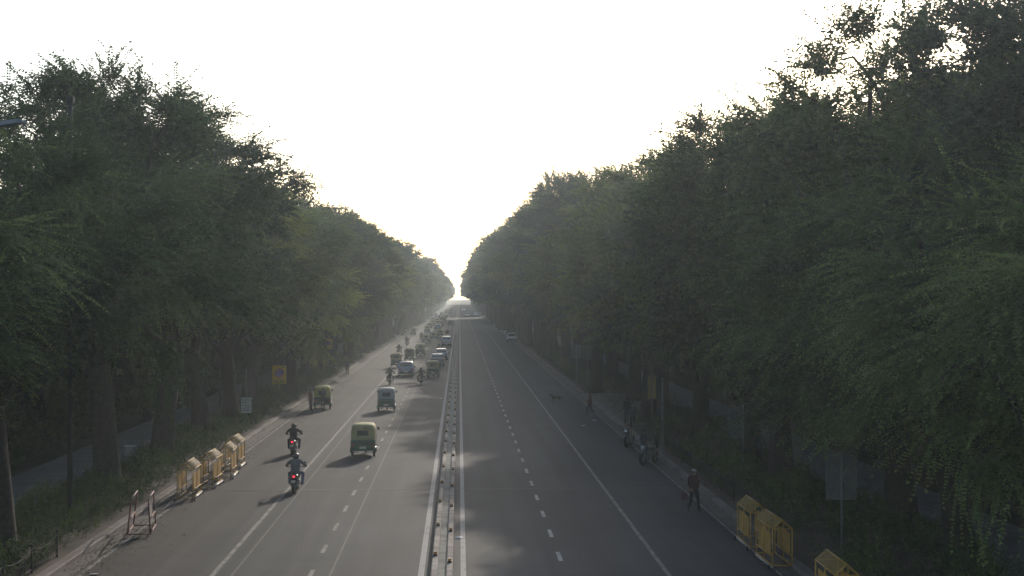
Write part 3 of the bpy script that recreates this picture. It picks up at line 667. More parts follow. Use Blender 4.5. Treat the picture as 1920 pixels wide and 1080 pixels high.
# ------------------------------------------------------------------ auto rickshaw
def make_auto():
    root = empty('auto_rickshaw')
    # lower body
    mb = MB(); rs = []
    for y, w_, z0, z1, bx in ((-1.30, .58, .42, .86, .04), (-1.26, .63, .36, .93, .04), (-.5, .65, .33, .95, .04), (-.15, .65, .33, .80, .04), (-.1, .65, .30, .46, .03), (.45, .60, .30, .46, .03), (.5, .52, .30, .88, .04), (.85, .40, .30, .96, .05), (1.15, .26, .34, .92, .06), (1.28, .15, .42, .78, .06)):
        rs.append([(-w_ + bx, y, z0), (w_ - bx, y, z0), (w_, y, z0 + bx), (w_, y, z1 - bx), (w_ - bx, y, z1), (-w_ + bx, y, z1), (-w_, y, z1 - bx), (-w_, y, z0 + bx)])
    mb.loft(rs, cap=True); body = mb.build('body', M['paint'], root); body.color = (.022, .085, .045, 1)
    # canopy hood
    mb = MB()
    def arch(y, w_, top, low):
        return [(-w_ - .02, y, low), (-w_, y, 1.42), (-w_ * .93, y, top - .10), (-w_ * .78, y, top - .025), (-w_ * .4, y, top), (w_ * .4, y, top), (w_ * .78, y, top - .025), (w_ * .93, y, top - .10), (w_, y, 1.42), (w_ + .02, y, low)]
    rings = [arch(-1.24, .60, 1.60, .94), arch(-1.18, .62, 1.68, .94), arch(-1.0, .625, 1.73, .94), arch(-.55, .63, 1.74, .94)]
    rings += [arch(-.545, .63, 1.74, 1.36), arch(.1, .62, 1.73, 1.36), arch(.62, .58, 1.69, 1.36), arch(.74, .55, 1.64, 1.36)]
    mb.loft(rings, closed=False, smooth=True); mb.add(rings[0], [tuple(range(10))]); mb.add(rings[-1], [tuple(reversed(range(2, 8)))])
    inner = [[(x * .97, y + (.02 if y < -1 else 0), z - .025) for x, y, z in r] for r in rings]
    mb.loft(inner, closed=False, smooth=True)
    hood = mb.build('hood', M['canvas'], root); hood.color = (.42, .33, .10, 1)
    MB().box(-.24, .24, -1.255, -1.243, 1.18, 1.37).build('rear_window', M['glass'], root)
    mb = MB().box(-.29, .29, -1.25, -1.242, 1.13, 1.42); mb.build('window_flap', M['seat'], root)
    # windscreen and frame
    mb = MB()
    for s in (-1, 1): mb.tube([(s * .44, .84, .92), (s * .50, .70, 1.64)], .022, 6)
    mb.tube([(-.50, .72, 1.60), (.50, .72, 1.60)], .02, 6); mb.build('windscreen_frame', M['black_metal'], root)
    MB().slab([(-.43, .835, .95), (.43, .835, .95), (.48, .715, 1.58), (-.48, .715, 1.58)], (0, .008, 0)).build('windscreen', M['glass'], root)
    MB().box(-.54, .54, -1.0, -.55, .55, .72, .04).box(-.54, .54, -1.1, -.98, .72, 1.10, .03).build('passenger_seat', M['seat'], root)
    MB().box(-.25, .25, .1, .38, .62, .72, .03).build('driver_seat', M['seat'], root)
    for s in (-1, 1):
        MB().tube([(s * .62, .1, .44), (s * .61, .1, 1.40)], .016, 5).build('side_post', M['black_metal'], root)
        wheel(root, s * .57, -.82, .22, .12, M['grey_metal'])
        mb = MB(); rr = []
        for k in range(9):
            a = math.pi * k / 8; rr.append([(s * .50, -.82 + .27 * math.cos(a), .24 + .27 * math.sin(a)), (s * .69, -.82 + .27 * math.cos(a), .24 + .27 * math.sin(a)), (s * .69, -.82 + .29 * math.cos(a), .24 + .29 * math.sin(a)), (s * .50, -.82 + .29 * math.cos(a), .24 + .29 * math.sin(a))])
        mb.loft(rr, cap=True, smooth=True); mg = mb.build('mudguard', M['paint'], root); mg.color = (.022, .085, .045, 1)
        MB().box(s * .52 - .05, s * .52 + .05, -1.33, -1.285, .58, .72, .012).build('tail_light', M['tail'], root)
        mb = MB(); mb.tube([(s * .50, .76, 1.30), (s * .66, .80, 1.34)], .01, 5); mb.box(s * .70 - .05, s * .70 + .05, .79, .82, 1.26, 1.42, .012); mb.build('mirror', M['black'], root)
    wheel(root, 0, 1.08, .22, .11, M['grey_metal'])
    mb = MB(); mb.tube([(-.58, -1.36, .36), (-.5, -1.40, .36), (.5, -1.40, .36), (.58, -1.36, .36)], .025, 6); mb.tube([(-.45, -1.38, .34), (-.45, -1.2, .34)], .02, 5); mb.tube([(.45, -1.38, .34), (.45, -1.2, .34)], .02, 5)
    mb.tube([(-.50, -1.37, .28), (-.18, -1.37, .25)], .02, 5); mb.tube([(.50, -1.37, .28), (.18, -1.37, .25)], .02, 5); mb.build('bumper', M['steel'], root)
    MB().box(-.17, .17, -1.325, -1.31, .46, .58).build('number_plate', M['plate'], root)
    mb = MB().box(-.50, .50, -1.315, -1.30, .66, .80, 0); bd = mb.build('tail_board', M['paint'], root); bd.color = (.03, .05, .04, 1)
    MB().ball((0, 1.30, .72), (.09, .05, .09), 10, 6).build('headlight', M['head'], root)
    mb = MB(); mb.tube([(-.28, .52, 1.0), (0, .6, .98), (.28, .52, 1.0)], .016, 6); mb.tube([(0, .6, .98), (0, .95, .5)], .02, 6); mb.build('handlebar', M['black'], root)
    return root
auto0 = make_auto(); auto_used = [False]
GREEN = (.022, .085, .045); YEL = (.42, .36, .16); CREAM = (.40, .40, .36)
def auto(x, y, rz, label, hood=YEL, body=GREEN, group='auto rickshaws in the traffic', s=1.0):
    if auto_used[0]: o = copy_tree(auto0)
    else: o = auto0; auto_used[0] = True
    o.location = (x, y, .008); o.rotation_euler = (0, 0, rz); o.scale = (s, s, s)
    for c in o.children:
        n = c.name.split('.')[0]
        if n == 'hood': c.color = (*hood, 1)
        if n in ('body', 'mudguard'): c.color = (*body, 1)
    return tag(o, label, 'auto rickshaw', group)

# ------------------------------------------------------------------ cars
def make_car(kind):
    # stations: y, half width, belt z, roof z (roof==belt where there is no cabin)
    if kind == 'hatch':
        ST = [(-1.92, .70, .80, .84), (-1.88, .80, .98, 1.04), (-1.72, .83, 1.00, 1.30), (-1.45, .84, .98, 1.49), (-.6, .85, .96, 1.54), (.2, .85, .94, 1.52), (.55, .85, .93, 1.38), (1.15, .84, .93, .97), (1.6, .80, .86, .90), (1.88, .70, .74, .76), (1.95, .60, .60, .62)]
    elif kind == 'suv':
        ST = [(-2.15, .78, .95, 1.00), (-2.12, .86, 1.05, 1.15), (-2.0, .88, 1.06, 1.60), (-1.8, .89, 1.06, 1.74), (-.8, .90, 1.05, 1.79), (.2, .90, 1.03, 1.76), (.55, .90, 1.02, 1.60), (1.05, .89, 1.03, 1.08), (1.7, .86, .98, 1.02), (2.05, .80, .84, .88), (2.12, .70, .66, .70)]
    else:
        ST = [(-2.12, .68, .84, .86), (-2.08, .80, .96, 1.00), (-1.55, .84, .99, 1.03), (-1.15, .85, .97, 1.30), (-.8, .85, .95, 1.44), (-.1, .85, .93, 1.46), (.35, .85, .92, 1.36), (.95, .85, .92, .96), (1.6, .82, .85, .89), (2.05, .72, .72, .75), (2.12, .62, .6, .62)]
    def ring(y, w_, b, r):
        t = min(1, max(0, (r - b) / .5)); wr = w_ * (1 - .22 * t)
        return [(w_ * .90, y, .22), (w_, y, .38), (w_ * 1.0, y, b - .12), (w_ * .97, y, b), (wr, y, r - .05 * t - .01), (wr * .88, y, r), (0, y, r + .02)]
    root = empty(kind + '_car')
    rings = []
    for s in ST:
        a = ring(*s); rings.append([(-x, y, z) for x, y, z in a[:-1]] + [a[-1]] + [(x, y, z) for x, y, z in reversed(a[:-1])])
    mb = MB(); mb.loft(rings, cap=True, smooth=False); body = mb.build('body', M['paint'], root)
    def lerp(a, b, t): return tuple(a[i] + (b[i] - a[i]) * t for i in range(3))
    def pane(name, i, j, off=.006):
        # side windows between stations i..j
        for sg in (-1, 1):
            mb = MB(); lo = []; hi = []
            for k in range(i, j + 1):
                a = ring(*ST[k]); p = a[3]; q = a[4]; lo.append(lerp(p, q, .10)); hi.append(lerp(p, q, .88))
            for k in range(len(lo) - 1):
                t0, t1 = .06, .94
                P = [lerp(lo[k], lo[k + 1], t0), lerp(lo[k], lo[k + 1], t1), lerp(hi[k], hi[k + 1], t1), lerp(hi[k], hi[k + 1], t0)]
                mb.quad(*[(sg * (x + off), y, z) for x, y, z in P])
            mb.build(name, M['glass'], root)
    ci = [k for k, s in enumerate(ST) if s[3] - s[2] > .25]
    pane('side_window', ci[0], ci[-1])
    def screen(name, ks, t0, t1):
        P = [ring(*ST[k])[5] for k in ks]; P[0] = lerp(P[0], P[1], t0); P[-1] = lerp(P[-2], P[-1], t1); mb = MB()
        for p, q in zip(P[:-1], P[1:]):
            n_ = Vector((0, -(q[2] - p[2]), q[1] - p[1])); n_ = n_ * (.03 / n_.length)
            if n_.z < 0: n_ = -n_
            mb.quad(*[(sx * v[0] * .94, v[1] + n_.y, v[2] + n_.z) for sx, v in ((-1, p), (1, p), (1, q), (-1, q))])
        mb.build(name, M['glass'], root)
    screen('windscreen', (ci[-1] + 1, ci[-1]), .12, .95)
    screen('rear_window', (2, 3, 4) if kind == 'sedan' else (1, 2, 3), .10, .75)
    y0 = ST[0][0]; y1 = ST[-1][0]; W = ST[1][1]; zb = ST[0][2]
    MB().box(-W * .96, W * .96, y0 - .09, y0 + .08, .26, .56, .03).build('rear_bumper', M['black'] if kind != 'sedan' else M['paint'], root)
    MB().box(-W * .9, W * .9, y1 - .12, y1 + .06, .26, .52, .03).build('front_bumper', M['black'], root)
    for sg in (-1, 1):
        MB().box(sg * W * .80 - .12, sg * W * .80 + .12, y0 - .03, y0 + .10, zb - .16, zb + .02, .02).build('tail_light', M['tail'], root)
        MB().box(sg * W * .74 - .14, sg * W * .74 + .14, y1 - .16, y1 - .02, .60, .73, .02).build('headlight', M['head'], root)
        mb = MB(); mb.ball((sg * (W + .13), .62, ST[0][2] + .12), (.10, .06, .07), 8, 5); mb.build('mirror', M['black'], root)
        for yy in (y0 + .72, y1 - .80):
            wheel(root, sg * (W - .06), yy, .31, .19, M['grey_metal'])
    MB().box(-.24, .24, y0 - .105, y0 - .092, .46, .57).build('number_plate', M['plate'], root)
    return root
CARS = {}
def car(kind, x, y, rz, colr, label, group='cars in the traffic', lights=False):
    if kind in CARS: o = copy_tree(CARS[kind])
    else: o = make_car(kind); CARS[kind] = o
    o.name = 'parked_car' if 'parked' in label else 'car'
    o.location = (x, y, .008); o.rotation_euler = (0, 0, rz)
    for c in o.children:
        if c.data.materials and c.data.materials[0] is M['paint']: c.color = (*colr, 1)
        if c.name.startswith('headlight'):
            c.material_slots[0].link = 'OBJECT'; c.material_slots[0].material = M['head_on'] if lights else M['head']
    return tag(o, label, 'car', group)

# ------------------------------------------------------------------ traffic, near to far (left carriageway)
def gp(px, py, dy): x, y = G(px, py); return x, y + dy
GRIDER = 'riders in the traffic'
def rider(px, py, shirt, trousers, mlabel, plabel, mcol=(.02, .02, .022), hcol=(.03, .03, .035), rz=0.0, lit=True, pillion=None, head='helmet'):
    x, y = gp(px, py, .95)
    motorcycle(x, y, rz, mlabel, mcol, lit)
    pr = person('ride', x, y, rz, shirt, trousers, plabel, head, hcol, group=GRIDER); pr.scale = (1.15, 1.0, 1.0)
    if pillion: person('pillion', x, y, rz, pillion[0], trousers, pillion[1], 'hair', (.02, .02, .02), group=GRIDER)
rider(552, 925, (.13, .13, .13), (.16, .17, .24), 'nearest motorcycle, black with a lit red tail light, on the solid left lane line', 'rider in a grey shirt and dark helmet on the nearest motorcycle')
rider(549, 854, (.035, .03, .04), (.03, .03, .05), 'second motorcycle from the camera, with a lit red tail light, near the left edge line', 'rider in a dark jacket and helmet left of the nearest auto rickshaw', hcol=(.10, .09, .07))
rider(731, 722, (.05, .05, .06), (.04, .04, .05), 'motorcycle between the white topped auto and the silver blue car', 'rider in a dark top with a pale shoulder band left of the silver blue car', lit=False)
rider(789, 722, (.07, .06, .06), (.03, .03, .04), 'motorcycle right of the silver blue car', 'rider in a brown grey shirt right of the silver blue car', lit=False)
rider(748, 668, (.13, .04, .04), (.05, .04, .04), 'motorcycle at the left of the traffic just ahead of the first pair of autos', 'rider in a reddish top ahead of the left autos', lit=False)
rider(763, 649, (.10, .07, .07), (.05, .04, .04), 'lone motorcycle far left on the sunlit lane by the kerb', 'rider alone on the sunlit left lane', lit=False)
rider(823, 668, (.05, .05, .06), (.05, .04, .04), 'motorcycle ahead of the white hatchback, near the median', 'rider seen just above the white hatchback', lit=False)
rider(839, 633, (.05, .05, .06), (.05, .04, .04), 'far motorcycle with two people ahead of the white roofed car by the median', 'rider steering the two person motorcycle near the median', lit=False, pillion=((.07, .05, .05), 'passenger seated behind the rider on the two person motorcycle'))
rider(790, 640, (.06, .06, .05), (.05, .04, .04), 'far motorcycle left of the trio of distant autos', 'rider left of the trio of distant autos', lit=False)
rider(776, 629, (.06, .06, .05), (.05, .04, .04), 'far hazy motorcycle beside the far left auto', 'rider beside the far left auto', lit=False)
AUTOS = [
 (681, 857, 'nearest auto rickshaw, yellow hood over a dark green body, alone in the middle lane', YEL, GREEN, 0),
 (724, 772, 'second auto rickshaw, pale cream hood with dark rear window over a green body', CREAM, (.03, .12, .075), .02),
 (812, 708, 'yellow hooded auto rickshaw right of the motorcycle, close to the median', YEL, GREEN, 0),
 (743, 690, 'auto rickshaw just behind and left of the silver blue car', (.30, .26, .12), GREEN, .02),
 (768, 678, 'auto rickshaw directly ahead of the silver blue car', (.30, .26, .12), GREEN, 0),
 (788, 668, 'auto rickshaw with a bright white rear bumper ahead of the left pair', YEL, GREEN, 0),
 (799, 645, 'distant auto rickshaw with a rider at its left side', YEL, GREEN, 0),
 (813, 640, 'distant yellow auto rickshaw in the middle of the far trio', YEL, GREEN, 0),
 (826, 634, 'distant auto rickshaw at the right of the far trio', YEL, GREEN, 0),
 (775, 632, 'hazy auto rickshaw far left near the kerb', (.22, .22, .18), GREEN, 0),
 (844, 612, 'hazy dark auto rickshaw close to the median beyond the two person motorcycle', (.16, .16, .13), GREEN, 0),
 (801, 625, 'hazy auto rickshaw behind the far trio on its left', YEL, GREEN, 0),
 (812, 612, 'very far auto rickshaw in the dense hazy traffic', YEL, GREEN, 0),
 (820, 607, 'very far auto rickshaw in the dense hazy traffic', YEL, GREEN, 0),
 (829, 602, 'very far auto rickshaw in the dense hazy traffic', YEL, GREEN, 0)]
rf = random.Random(3)
for px, py in ((806, 618), (822, 612), (811, 605), (824, 600), (833, 606), (817, 595), (838, 598), (828, 593), (836, 588), (843, 590), (846, 585), (849, 581)):
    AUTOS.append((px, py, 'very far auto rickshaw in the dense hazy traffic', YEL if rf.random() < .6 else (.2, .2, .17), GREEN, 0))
for px, py, lb, hd, bd, rz in AUTOS:
    x, y = gp(px, py, 1.3); auto(x, y, rz, lb, hd, bd)
x, y = gp(761, 706, 2.0); car('hatch', x, y, 0, (.25, .30, .42), 'silver blue hatchback beside the motorcycle in the middle lane')
x, y = gp(820, 687, 2.0); car('sedan', x, y, 0, (.12, .13, .15), 'dark grey sedan just ahead of the auto rickshaw by the median')
x, y = gp(827, 676, 2.0); car('hatch', x, y, .02, (.55, .56, .58), 'white hatchback ahead of the dark grey sedan')
x, y = gp(837, 651, 2.0); car('suv', x, y, 0, (.34, .38, .40), 'pale sport utility car with a white roof beside the median')
for px, py, c, lb in ((821, 620, (.4, .42, .5), 'far pale car just behind the hazy autos'), (817, 601, (.5, .5, .5), 'very far white car in the dense hazy traffic left'), (826, 612, (.15, .1, .1), 'far dark red car in the dense hazy traffic'), (833, 597, (.3, .3, .3), 'far grey car at the left of the thinning far traffic'), (841, 583, (.5, .5, .52), 'tiniest pale car at the far end of the left traffic')):
    x, y = gp(px, py, 2.0); car('hatch', x, y, 0, c, lb)
# right carriageway
x, y = G(960, 641); car('hatch', x, y + 2, math.pi, (.5, .52, .52), 'parked white hatchback facing the camera at the right edge', None)
for px, py, c, k, lt, lb in ((869, 583, (.35, .36, .4), 'suv', True, 'far car with two bright headlights on, next to the median'), (876, 594, (.5, .5, .52), 'hatch', False, 'far pale car at the left of the three across the right lanes'), (886, 593, (.12, .12, .14), 'sedan', False, 'far dark car in the middle of the three across the right lanes'), (892, 593.5, (.5, .52, .54), 'hatch', False, 'far white car at the right of the three across the right lanes')):
    x, y = G(px, py); car(k, x, y + 2, math.pi, c, lb, 'oncoming cars far down the right lanes', lt)
x, y = G(907, 604); motorcycle(x, y, math.pi, 'far dark motorcycle at the right edge under the overhanging crown', lit=False, group=None)
person('ride', x, y, math.pi, (.05, .05, .05), (.03, .03, .03), 'rider on the far motorcycle under the overhanging crown', 'helmet')

# parked auto with two men behind it
x, y = gp(600, 768, 1.6); auto(x + .1, y, .08, 'parked auto rickshaw with a sunlit yellow hood at the left kerb', (.50, .42, .12), (.02, .03, .035), None)
x, y = G(584, 772); person('stand', x, y, -.9, (.12, .05, .04), (.05, .04, .04), 'man in a reddish brown shirt standing left of the parked auto rickshaw')
x, y = G(607, 770); person('lean', x, y, .1, (.03, .035, .05), (.04, .04, .04), 'man in dark clothes bending into the rear of the parked auto rickshaw')

# people
def stand(px, py, pose, rz, sh, tr, lb, **k):
    x, y = G(px, py); return person(pose, x, y, rz, sh, tr, lb, **k)
stand(1303, 963, 'walk', math.pi + .25, (.05, .018, .025), (.02, .018, .022), 'man in a dark maroon shirt and pale cap walking along the right edge line', head='cap', hcol=(.35, .33, .33))
stand(1107, 780, 'walk', 1.3, (.10, .035, .035), (.03, .025, .03), 'man in a reddish shirt striding at the paved bay', z=.02)
stand(1176, 799, 'stand', 2.4, (.03, .03, .035), (.03, .03, .035), 'man in black standing furthest left in the group on the bay', z=.15)
stand(1187, 812, 'stand', 2.9, (.05, .055, .06), (.02, .02, .025), 'man in dark grey standing behind the chrome fronted motorcycle', z=.15)
stand(1208, 869, 'stand', -1.2, (.025, .03, .035), (.025, .025, .03), 'man in dark clothes standing at the left of the parked motorcycle by the kerb')
stand(1232, 868, 'stand', 1.3, (.02, .022, .025), (.02, .02, .022), 'man in black standing at the right of the parked motorcycle by the kerb', z=.02)
stand(1240, 815, 'stand', 2.0, (.04, .04, .045), (.03, .03, .03), 'man in the shade behind the tall thin pole', z=.13)
stand(1403, 872, 'stand', 3.0, (.06, .06, .06), (.02, .02, .025), 'left one of two people in the shade behind the roadside board', z=.13)
stand(1427, 876, 'stand', 2.6, (.04, .045, .05), (.02, .02, .025), 'right one of two people in the shade behind the roadside board', z=.13)
stand(329, 832, 'stand', .4, (.03, .03, .045), (.03, .03, .04), 'man in dark clothes on the left footpath beside the second tree trunk', z=.12)
stand(440, 769, 'walk', .1, (.04, .04, .05), (.03, .03, .04), 'right one of two people walking on the left footpath', z=.12)
stand(419, 770, 'walk', .1, (.06, .06, .07), (.03, .03, .04), 'left one of two people walking on the left footpath', z=.12)
stand(652, 703, 'stand', .3, (.06, .07, .09), (.03, .03, .04), 'man standing by the kerb beyond the parked auto rickshaw')
motorcycle(*G(1181, 838), math.pi - .35, 'parked motorcycle with a gleaming chrome front at the bay edge', (.10, .10, .11), False, .08, None)
motorcycle(*G(1218, 872), math.pi - .6, 'parked black motorcycle between two standing men', (.05, .05, .06), False, .08, None)
for o in D.objects:
    if o.get('label', '').startswith('parked motorcycle with a gleaming'):
        for c in o.children:
            if c.name.startswith('headlight'): c.material_slots[0].link = 'OBJECT'; c.material_slots[0].material = M['head_on'] if False else M['chrome']
# carried bag
x, y = G(1303, 963)
mb = MB(); mb.box(x - .50, x - .30, y - .12, y + .06, .50, .80, .04); mb.tube([(x - .45, y - .03, .79), (x - .40, y - .03, .92), (x - .35, y - .03, .79)], .008, 5)
bag = mb.build('carrier_bag', mat('bag_cloth', (.07, .03, .035), .8)); tag(bag, 'dark carrier bag hanging at the side of the walking man in maroon', 'bag')
# dog
DJ = dict(rump=((-.30, 0, .50), .085), belly=((-.05, 0, .50), .082), chest=((.22, 0, .50), .115), nk=((.36, 0, .60), .065), head=((.48, 0, .70), .062), muz=((.62, 0, .67), .028),
  tail1=((-.42, 0, .52), .022), tail2=((-.56, 0, .44), .014), tail3=((-.62, 0, .34), .008))
DE = [('rump', 'belly'), ('belly', 'chest'), ('chest', 'nk'), ('nk', 'head'), ('head', 'muz'), ('rump', 'tail1'), ('tail1', 'tail2'), ('tail2', 'tail3')]
for s, q in (('L', -1), ('R', 1)):
    st = q * .06
    DJ.update({'fs' + s: ((.23 + st * .3, q * .075, .42), .045), 'fe' + s: ((.20 + st, q * .08, .27), .028), 'fw' + s: ((.22 + st * 1.4, q * .08, .13), .02), 'fp' + s: ((.25 + st * 1.4, q * .08, .02), .022),
      'hh' + s: ((-.32, q * .07, .42), .06), 'hk' + s: ((-.24 - st, q * .085, .31), .038), 'hc' + s: ((-.40 - st, q * .08, .19), .022), 'hp' + s: ((-.35 - st, q * .08, .02), .022)})
    DE += [('chest', 'fs' + s), ('fs' + s, 'fe' + s), ('fe' + s, 'fw' + s), ('fw' + s, 'fp' + s), ('rump', 'hh' + s), ('hh' + s, 'hk' + s), ('hk' + s, 'hc' + s), ('hc' + s, 'hp' + s)]
dm = build_skin('dog', DJ, DE, 'belly'); dm.materials.append(M['dog'])
x, y = G(1043, 757); dr = empty('dog', (x, y, .008), math.pi - .15); tag(dr, 'thin dark brown dog standing in the right carriageway', 'dog')
db = D.objects.new('body', dm); col.objects.link(db); db.parent = dr
for q in (-1, 1): MB().tube([(.45, q * .045, .74), (.44, q * .06, .80), (.45, q * .075, .81)], [.028, .02, .006], 6).build('ear', M['dog'], dr)

# ------------------------------------------------------------------ barricades
def make_barricade():
    root = empty('police_barricade'); L, W, E, Rg = 2.2, .62, 1.28, 1.56
    mb = MB(); r = .022
    for x in (-W / 2, W / 2):
        for y in (0, L / 2, L): mb.tube([(x, y, .12), (x, y, E)], r, 6)
        for z in (.14, .42, E): mb.tube([(x, 0, z), (x, L, z)], r, 6)
    for y in (0, L):
        mb.tube([(-W / 2, y, .14), (W / 2, y, .14)], r, 6); mb.tube([(-W / 2, y, E), (0, y, Rg), (W / 2, y, E)], r, 6)
        mb.tube([(-W / 2, y, E), (W / 2, y, E)], r * .8, 6)
    mb.tube([(0, 0, Rg), (0, L, Rg)], r, 6); mb.build('frame', M['yellow'], root)
    for s in (-1, 1):
        mb = MB(); n = 14
        for k in range(n + 1):
            y = .03 + (L - .06) * k / n; mb.tube([(s * W / 2, y, E + .012), (0, y, Rg + .012)], .012, 4)
        for k in range(1, 8):
            t = k / 8; mb.tube([(s * W / 2 * (1 - t), 0, E + (Rg - E) * t + .012), (s * W / 2 * (1 - t), L, E + (Rg - E) * t + .012)], .011, 4)
        mb.build('mesh_roof', M['yellow_mesh'], root)
        MB().box(s * W / 2 - .008, s * W / 2 + .008, .30, .98, .46, 1.10, 0).build('side_panel', M['panel'], root)
        MB().box(s * W / 2 - .008, s * W / 2 + .008, 1.22, 1.90, .46, 1.10, 0).build('side_panel', M['panel'], root)
        MB().tube([(s * W / 2 + s * .05, -.1, .10), (s * W / 2 + s * .05, L + .1, .10)], .03, 8).build('base_rail', M['steel'], root)
        for y in (.05, L - .05): MB().disc_x((s * (W / 2 + .10), y, .075), .075, .04, 12).build('castor', M['rubber'], root)
    return root
bar0 = make_barricade(); used = False
BARS = [(-11.40, 59.4, .02, 'nearest yellow barricade in the left kerb row, next to the red one'), (-11.20, 63.0, -.03, 'second yellow barricade from the camera in the left kerb row'), (-10.90, 66.2, .03, 'third yellow barricade from the camera in the left kerb row'), (-11.15, 69.9, .0, 'farthest yellow barricade in the left kerb row'),
 (10.06, 47.15, .0, 'farthest yellow barricade by the right kerb'), (10.08, 43.9, .02, 'middle yellow barricade by the right kerb'), (10.10, 36.6, -.02, 'yellow barricade cut off by the bottom edge at right')]
for x, y, rz, lb in BARS:
    o = bar0 if not used else copy_tree(bar0); used = True
    o.location = (x, y, .0); o.rotation_euler = (0, 0, rz); tag(o, lb, 'barricade', 'yellow police barricades')
root = empty('red_barricade', (-11.3, 50.6, 0), .12); tag(root, 'faded red open frame barricade standing at the left kerb', 'barricade')
mb = MB()
for y in (0, 2.0):
    mb.tube([(-.42, y, .1), (-.28, y, 1.38)], .028, 6); mb.tube([(.38, y, .1), (.30, y, 1.35)], .028, 6); mb.tube([(-.42, y, .12), (.38, y, .12)], .025, 6)
for x, z in ((-.42, .14), (.38, .14), (-.36, .62), (.35, .62)): mb.tube([(x, 0, z), (x, 2.0, z)], .025, 6)
mb.build('frame', M['red_paint'], root)
MB().tube([(-.28, 0, 1.38), (-.28, 2.0, 1.38)], .03, 6).build('top_rail', M['dull_rail'], root)
MB().tube([(.30, 0, 1.35), (.30, 2.0, 1.35)], .03, 6).build('top_rail', M['dull_rail'], root)
MB().slab([(.345, .35, .35), (.345, 1.2, .35), (.315, 1.2, 1.05), (.315, .35, 1.05)], (-.01, 0, 0)).build('panel', mat('faded_panel', (.20, .16, .15), .7, noise=.3), root)

# ------------------------------------------------------------------ signs, poles, posts
def post(root, h, r=.035, m=None): MB().tube([(0, 0, -.05), (0, 0, h)], r, 8).build('pole', m or M['grey_metal'], root)
def disc_y(mb, c, r, t, n=24, ri=0):
    mb2 = [[(c[0] + r * math.cos(2 * math.pi * k / n), c[1] - (0 if i == 0 else t), c[2] + r * math.sin(2 * math.pi * k / n)) for k in range(n)] for i in (0, 1)]
    return mb.loft(mb2, cap=True)
def no_parking(x, y, w_, z0, z1, label):
    root = empty('no_parking_sign', (x, y, .1)); tag(root, label, 'sign', 'yellow no parking signs'); post(root, z1 + .05)
    MB().box(-w_ / 2, w_ / 2, -.06, -.04, z0, z1).build('board', M['sign_yellow'], root)
    zc = z0 + (z1 - z0) * .60; r = w_ * .34
    disc_y(MB(), (0, -.061, zc), r, .004).build('red_ring', M['sign_red'], root)
    disc_y(MB(), (0, -.066, zc), r * .76, .004).build('blue_disc', M['sign_blue'], root)
    b = MB(); a = r * .72; q = .07 * r * 1.3
    b.slab([(-a * .7 - q, -.071, zc + a * .7 - q), (-a * .7 + q, -.071, zc + a * .7 + q), (a * .7 + q, -.071, zc - a * .7 + q), (a * .7 - q, -.071, zc - a * .7 - q)], (0, -.004, 0)); b.build('slash', M['sign_red'], root)
    b = MB(); b.box(-w_ * .42, w_ * .42, -.066, -.061, z0 + (z1 - z0) * .235, z0 + (z1 - z0) * .25)
    for k in range(9):
        if k == 4: continue
        b.box(-w_ * .40 + k * w_ * .09, -w_ * .40 + k * w_ * .09 + w_ * .055, -.066, -.061, z0 + (z1 - z0) * .13, z0 + (z1 - z0) * .20)
    for k in range(7): b.box(-w_ * .34 + k * w_ * .10, -w_ * .34 + k * w_ * .10 + w_ * .06, -.066, -.061, z0 + (z1 - z0) * .04, z0 + (z1 - z0) * .10)
    b.build('lettering', M['sign_dark'], root); MB().box(w_ * .22, w_ * .40, -.066, -.061, z0 + (z1 - z0) * .88, z0 + (z1 - z0) * .95).build('emblem', M['sign_dark'], root)
no_parking(-13.75, 109, 1.06, 1.65, 3.05, 'large yellow no parking sign with a blue disc standing left of the parked auto rickshaw')
no_parking(-13.8, 150, .85, 2.7, 3.8, 'faded orange no parking sign half hidden under the left trees, middle distance')
no_parking(-14.3, 230, 1.1, 1.8, 3.1, 'farthest faint orange no parking sign on the left verge')
root = empty('text_sign', (-13.2, 88.5, .1)); tag(root, 'small white text sign on a tall pole on the left verge', 'sign'); post(root, 3.9, .04)
MB().box(-.32, .32, -.06, -.04, 1.15, 2.1).build('board', M['white_paint'], root)
b = MB()
for r_, zz in enumerate((1.95, 1.80, 1.62, 1.46, 1.30)):
    for k in range(6 - (r_ % 2)): b.box(-.25 + k * .085, -.25 + k * .085 + .06, -.066, -.061, zz - .03, zz + .025)
b.build('lettering', M['sign_dark'], root)
def board(x, y, w_, z0, z1, ph, label, m=None, brace=False, name='roadside_board', group=None, off=0.0):
    root = empty(name, (x, y, .1)); tag(root, label, 'sign', group); post(root, ph, .035)
    MB().box(-w_ / 2 + off, w_ / 2 + off, .04, .055, z0, z1).build('board', m or M['board_grey'], root)
    f = MB(); a, c = -w_ / 2 + off, w_ / 2 + off
    for p, q in (((a, z0), (c, z0)), ((c, z0), (c, z1)), ((c, z1), (a, z1)), ((a, z1), (a, z0))): f.tube([(p[0], .03, p[1]), (q[0], .03, q[1])], .022, 5)
    if brace:
        f.tube([(a, .025, z0), (c, .025, z1)], .014, 5); f.tube([(a, .028, z1), (c, .028, z0)], .014, 5)
    f.build('frame', M['grey_metal'] if brace else M['grey_metal'], root); return root
board(12.6, 46.3, 1.0, 1.75, 3.2, 3.35, 'back of a grey board with cross bracing on a thin pole at bottom right', brace=True)
board(13.1, 65, .62, 1.9, 3.3, 3.5, 'dark grey roadside board on a tall pole beside the railing end', M['board_grey'], off=-.32)
board(10.35, 125, .75, 2.9, 4.0, 4.1, 'left one of the twin grey boards beyond the paved bay', group='twin grey boards')
board(11.35, 125, .85, 2.8, 3.95, 4.05, 'right one of the twin grey boards beyond the paved bay', group='twin grey boards')
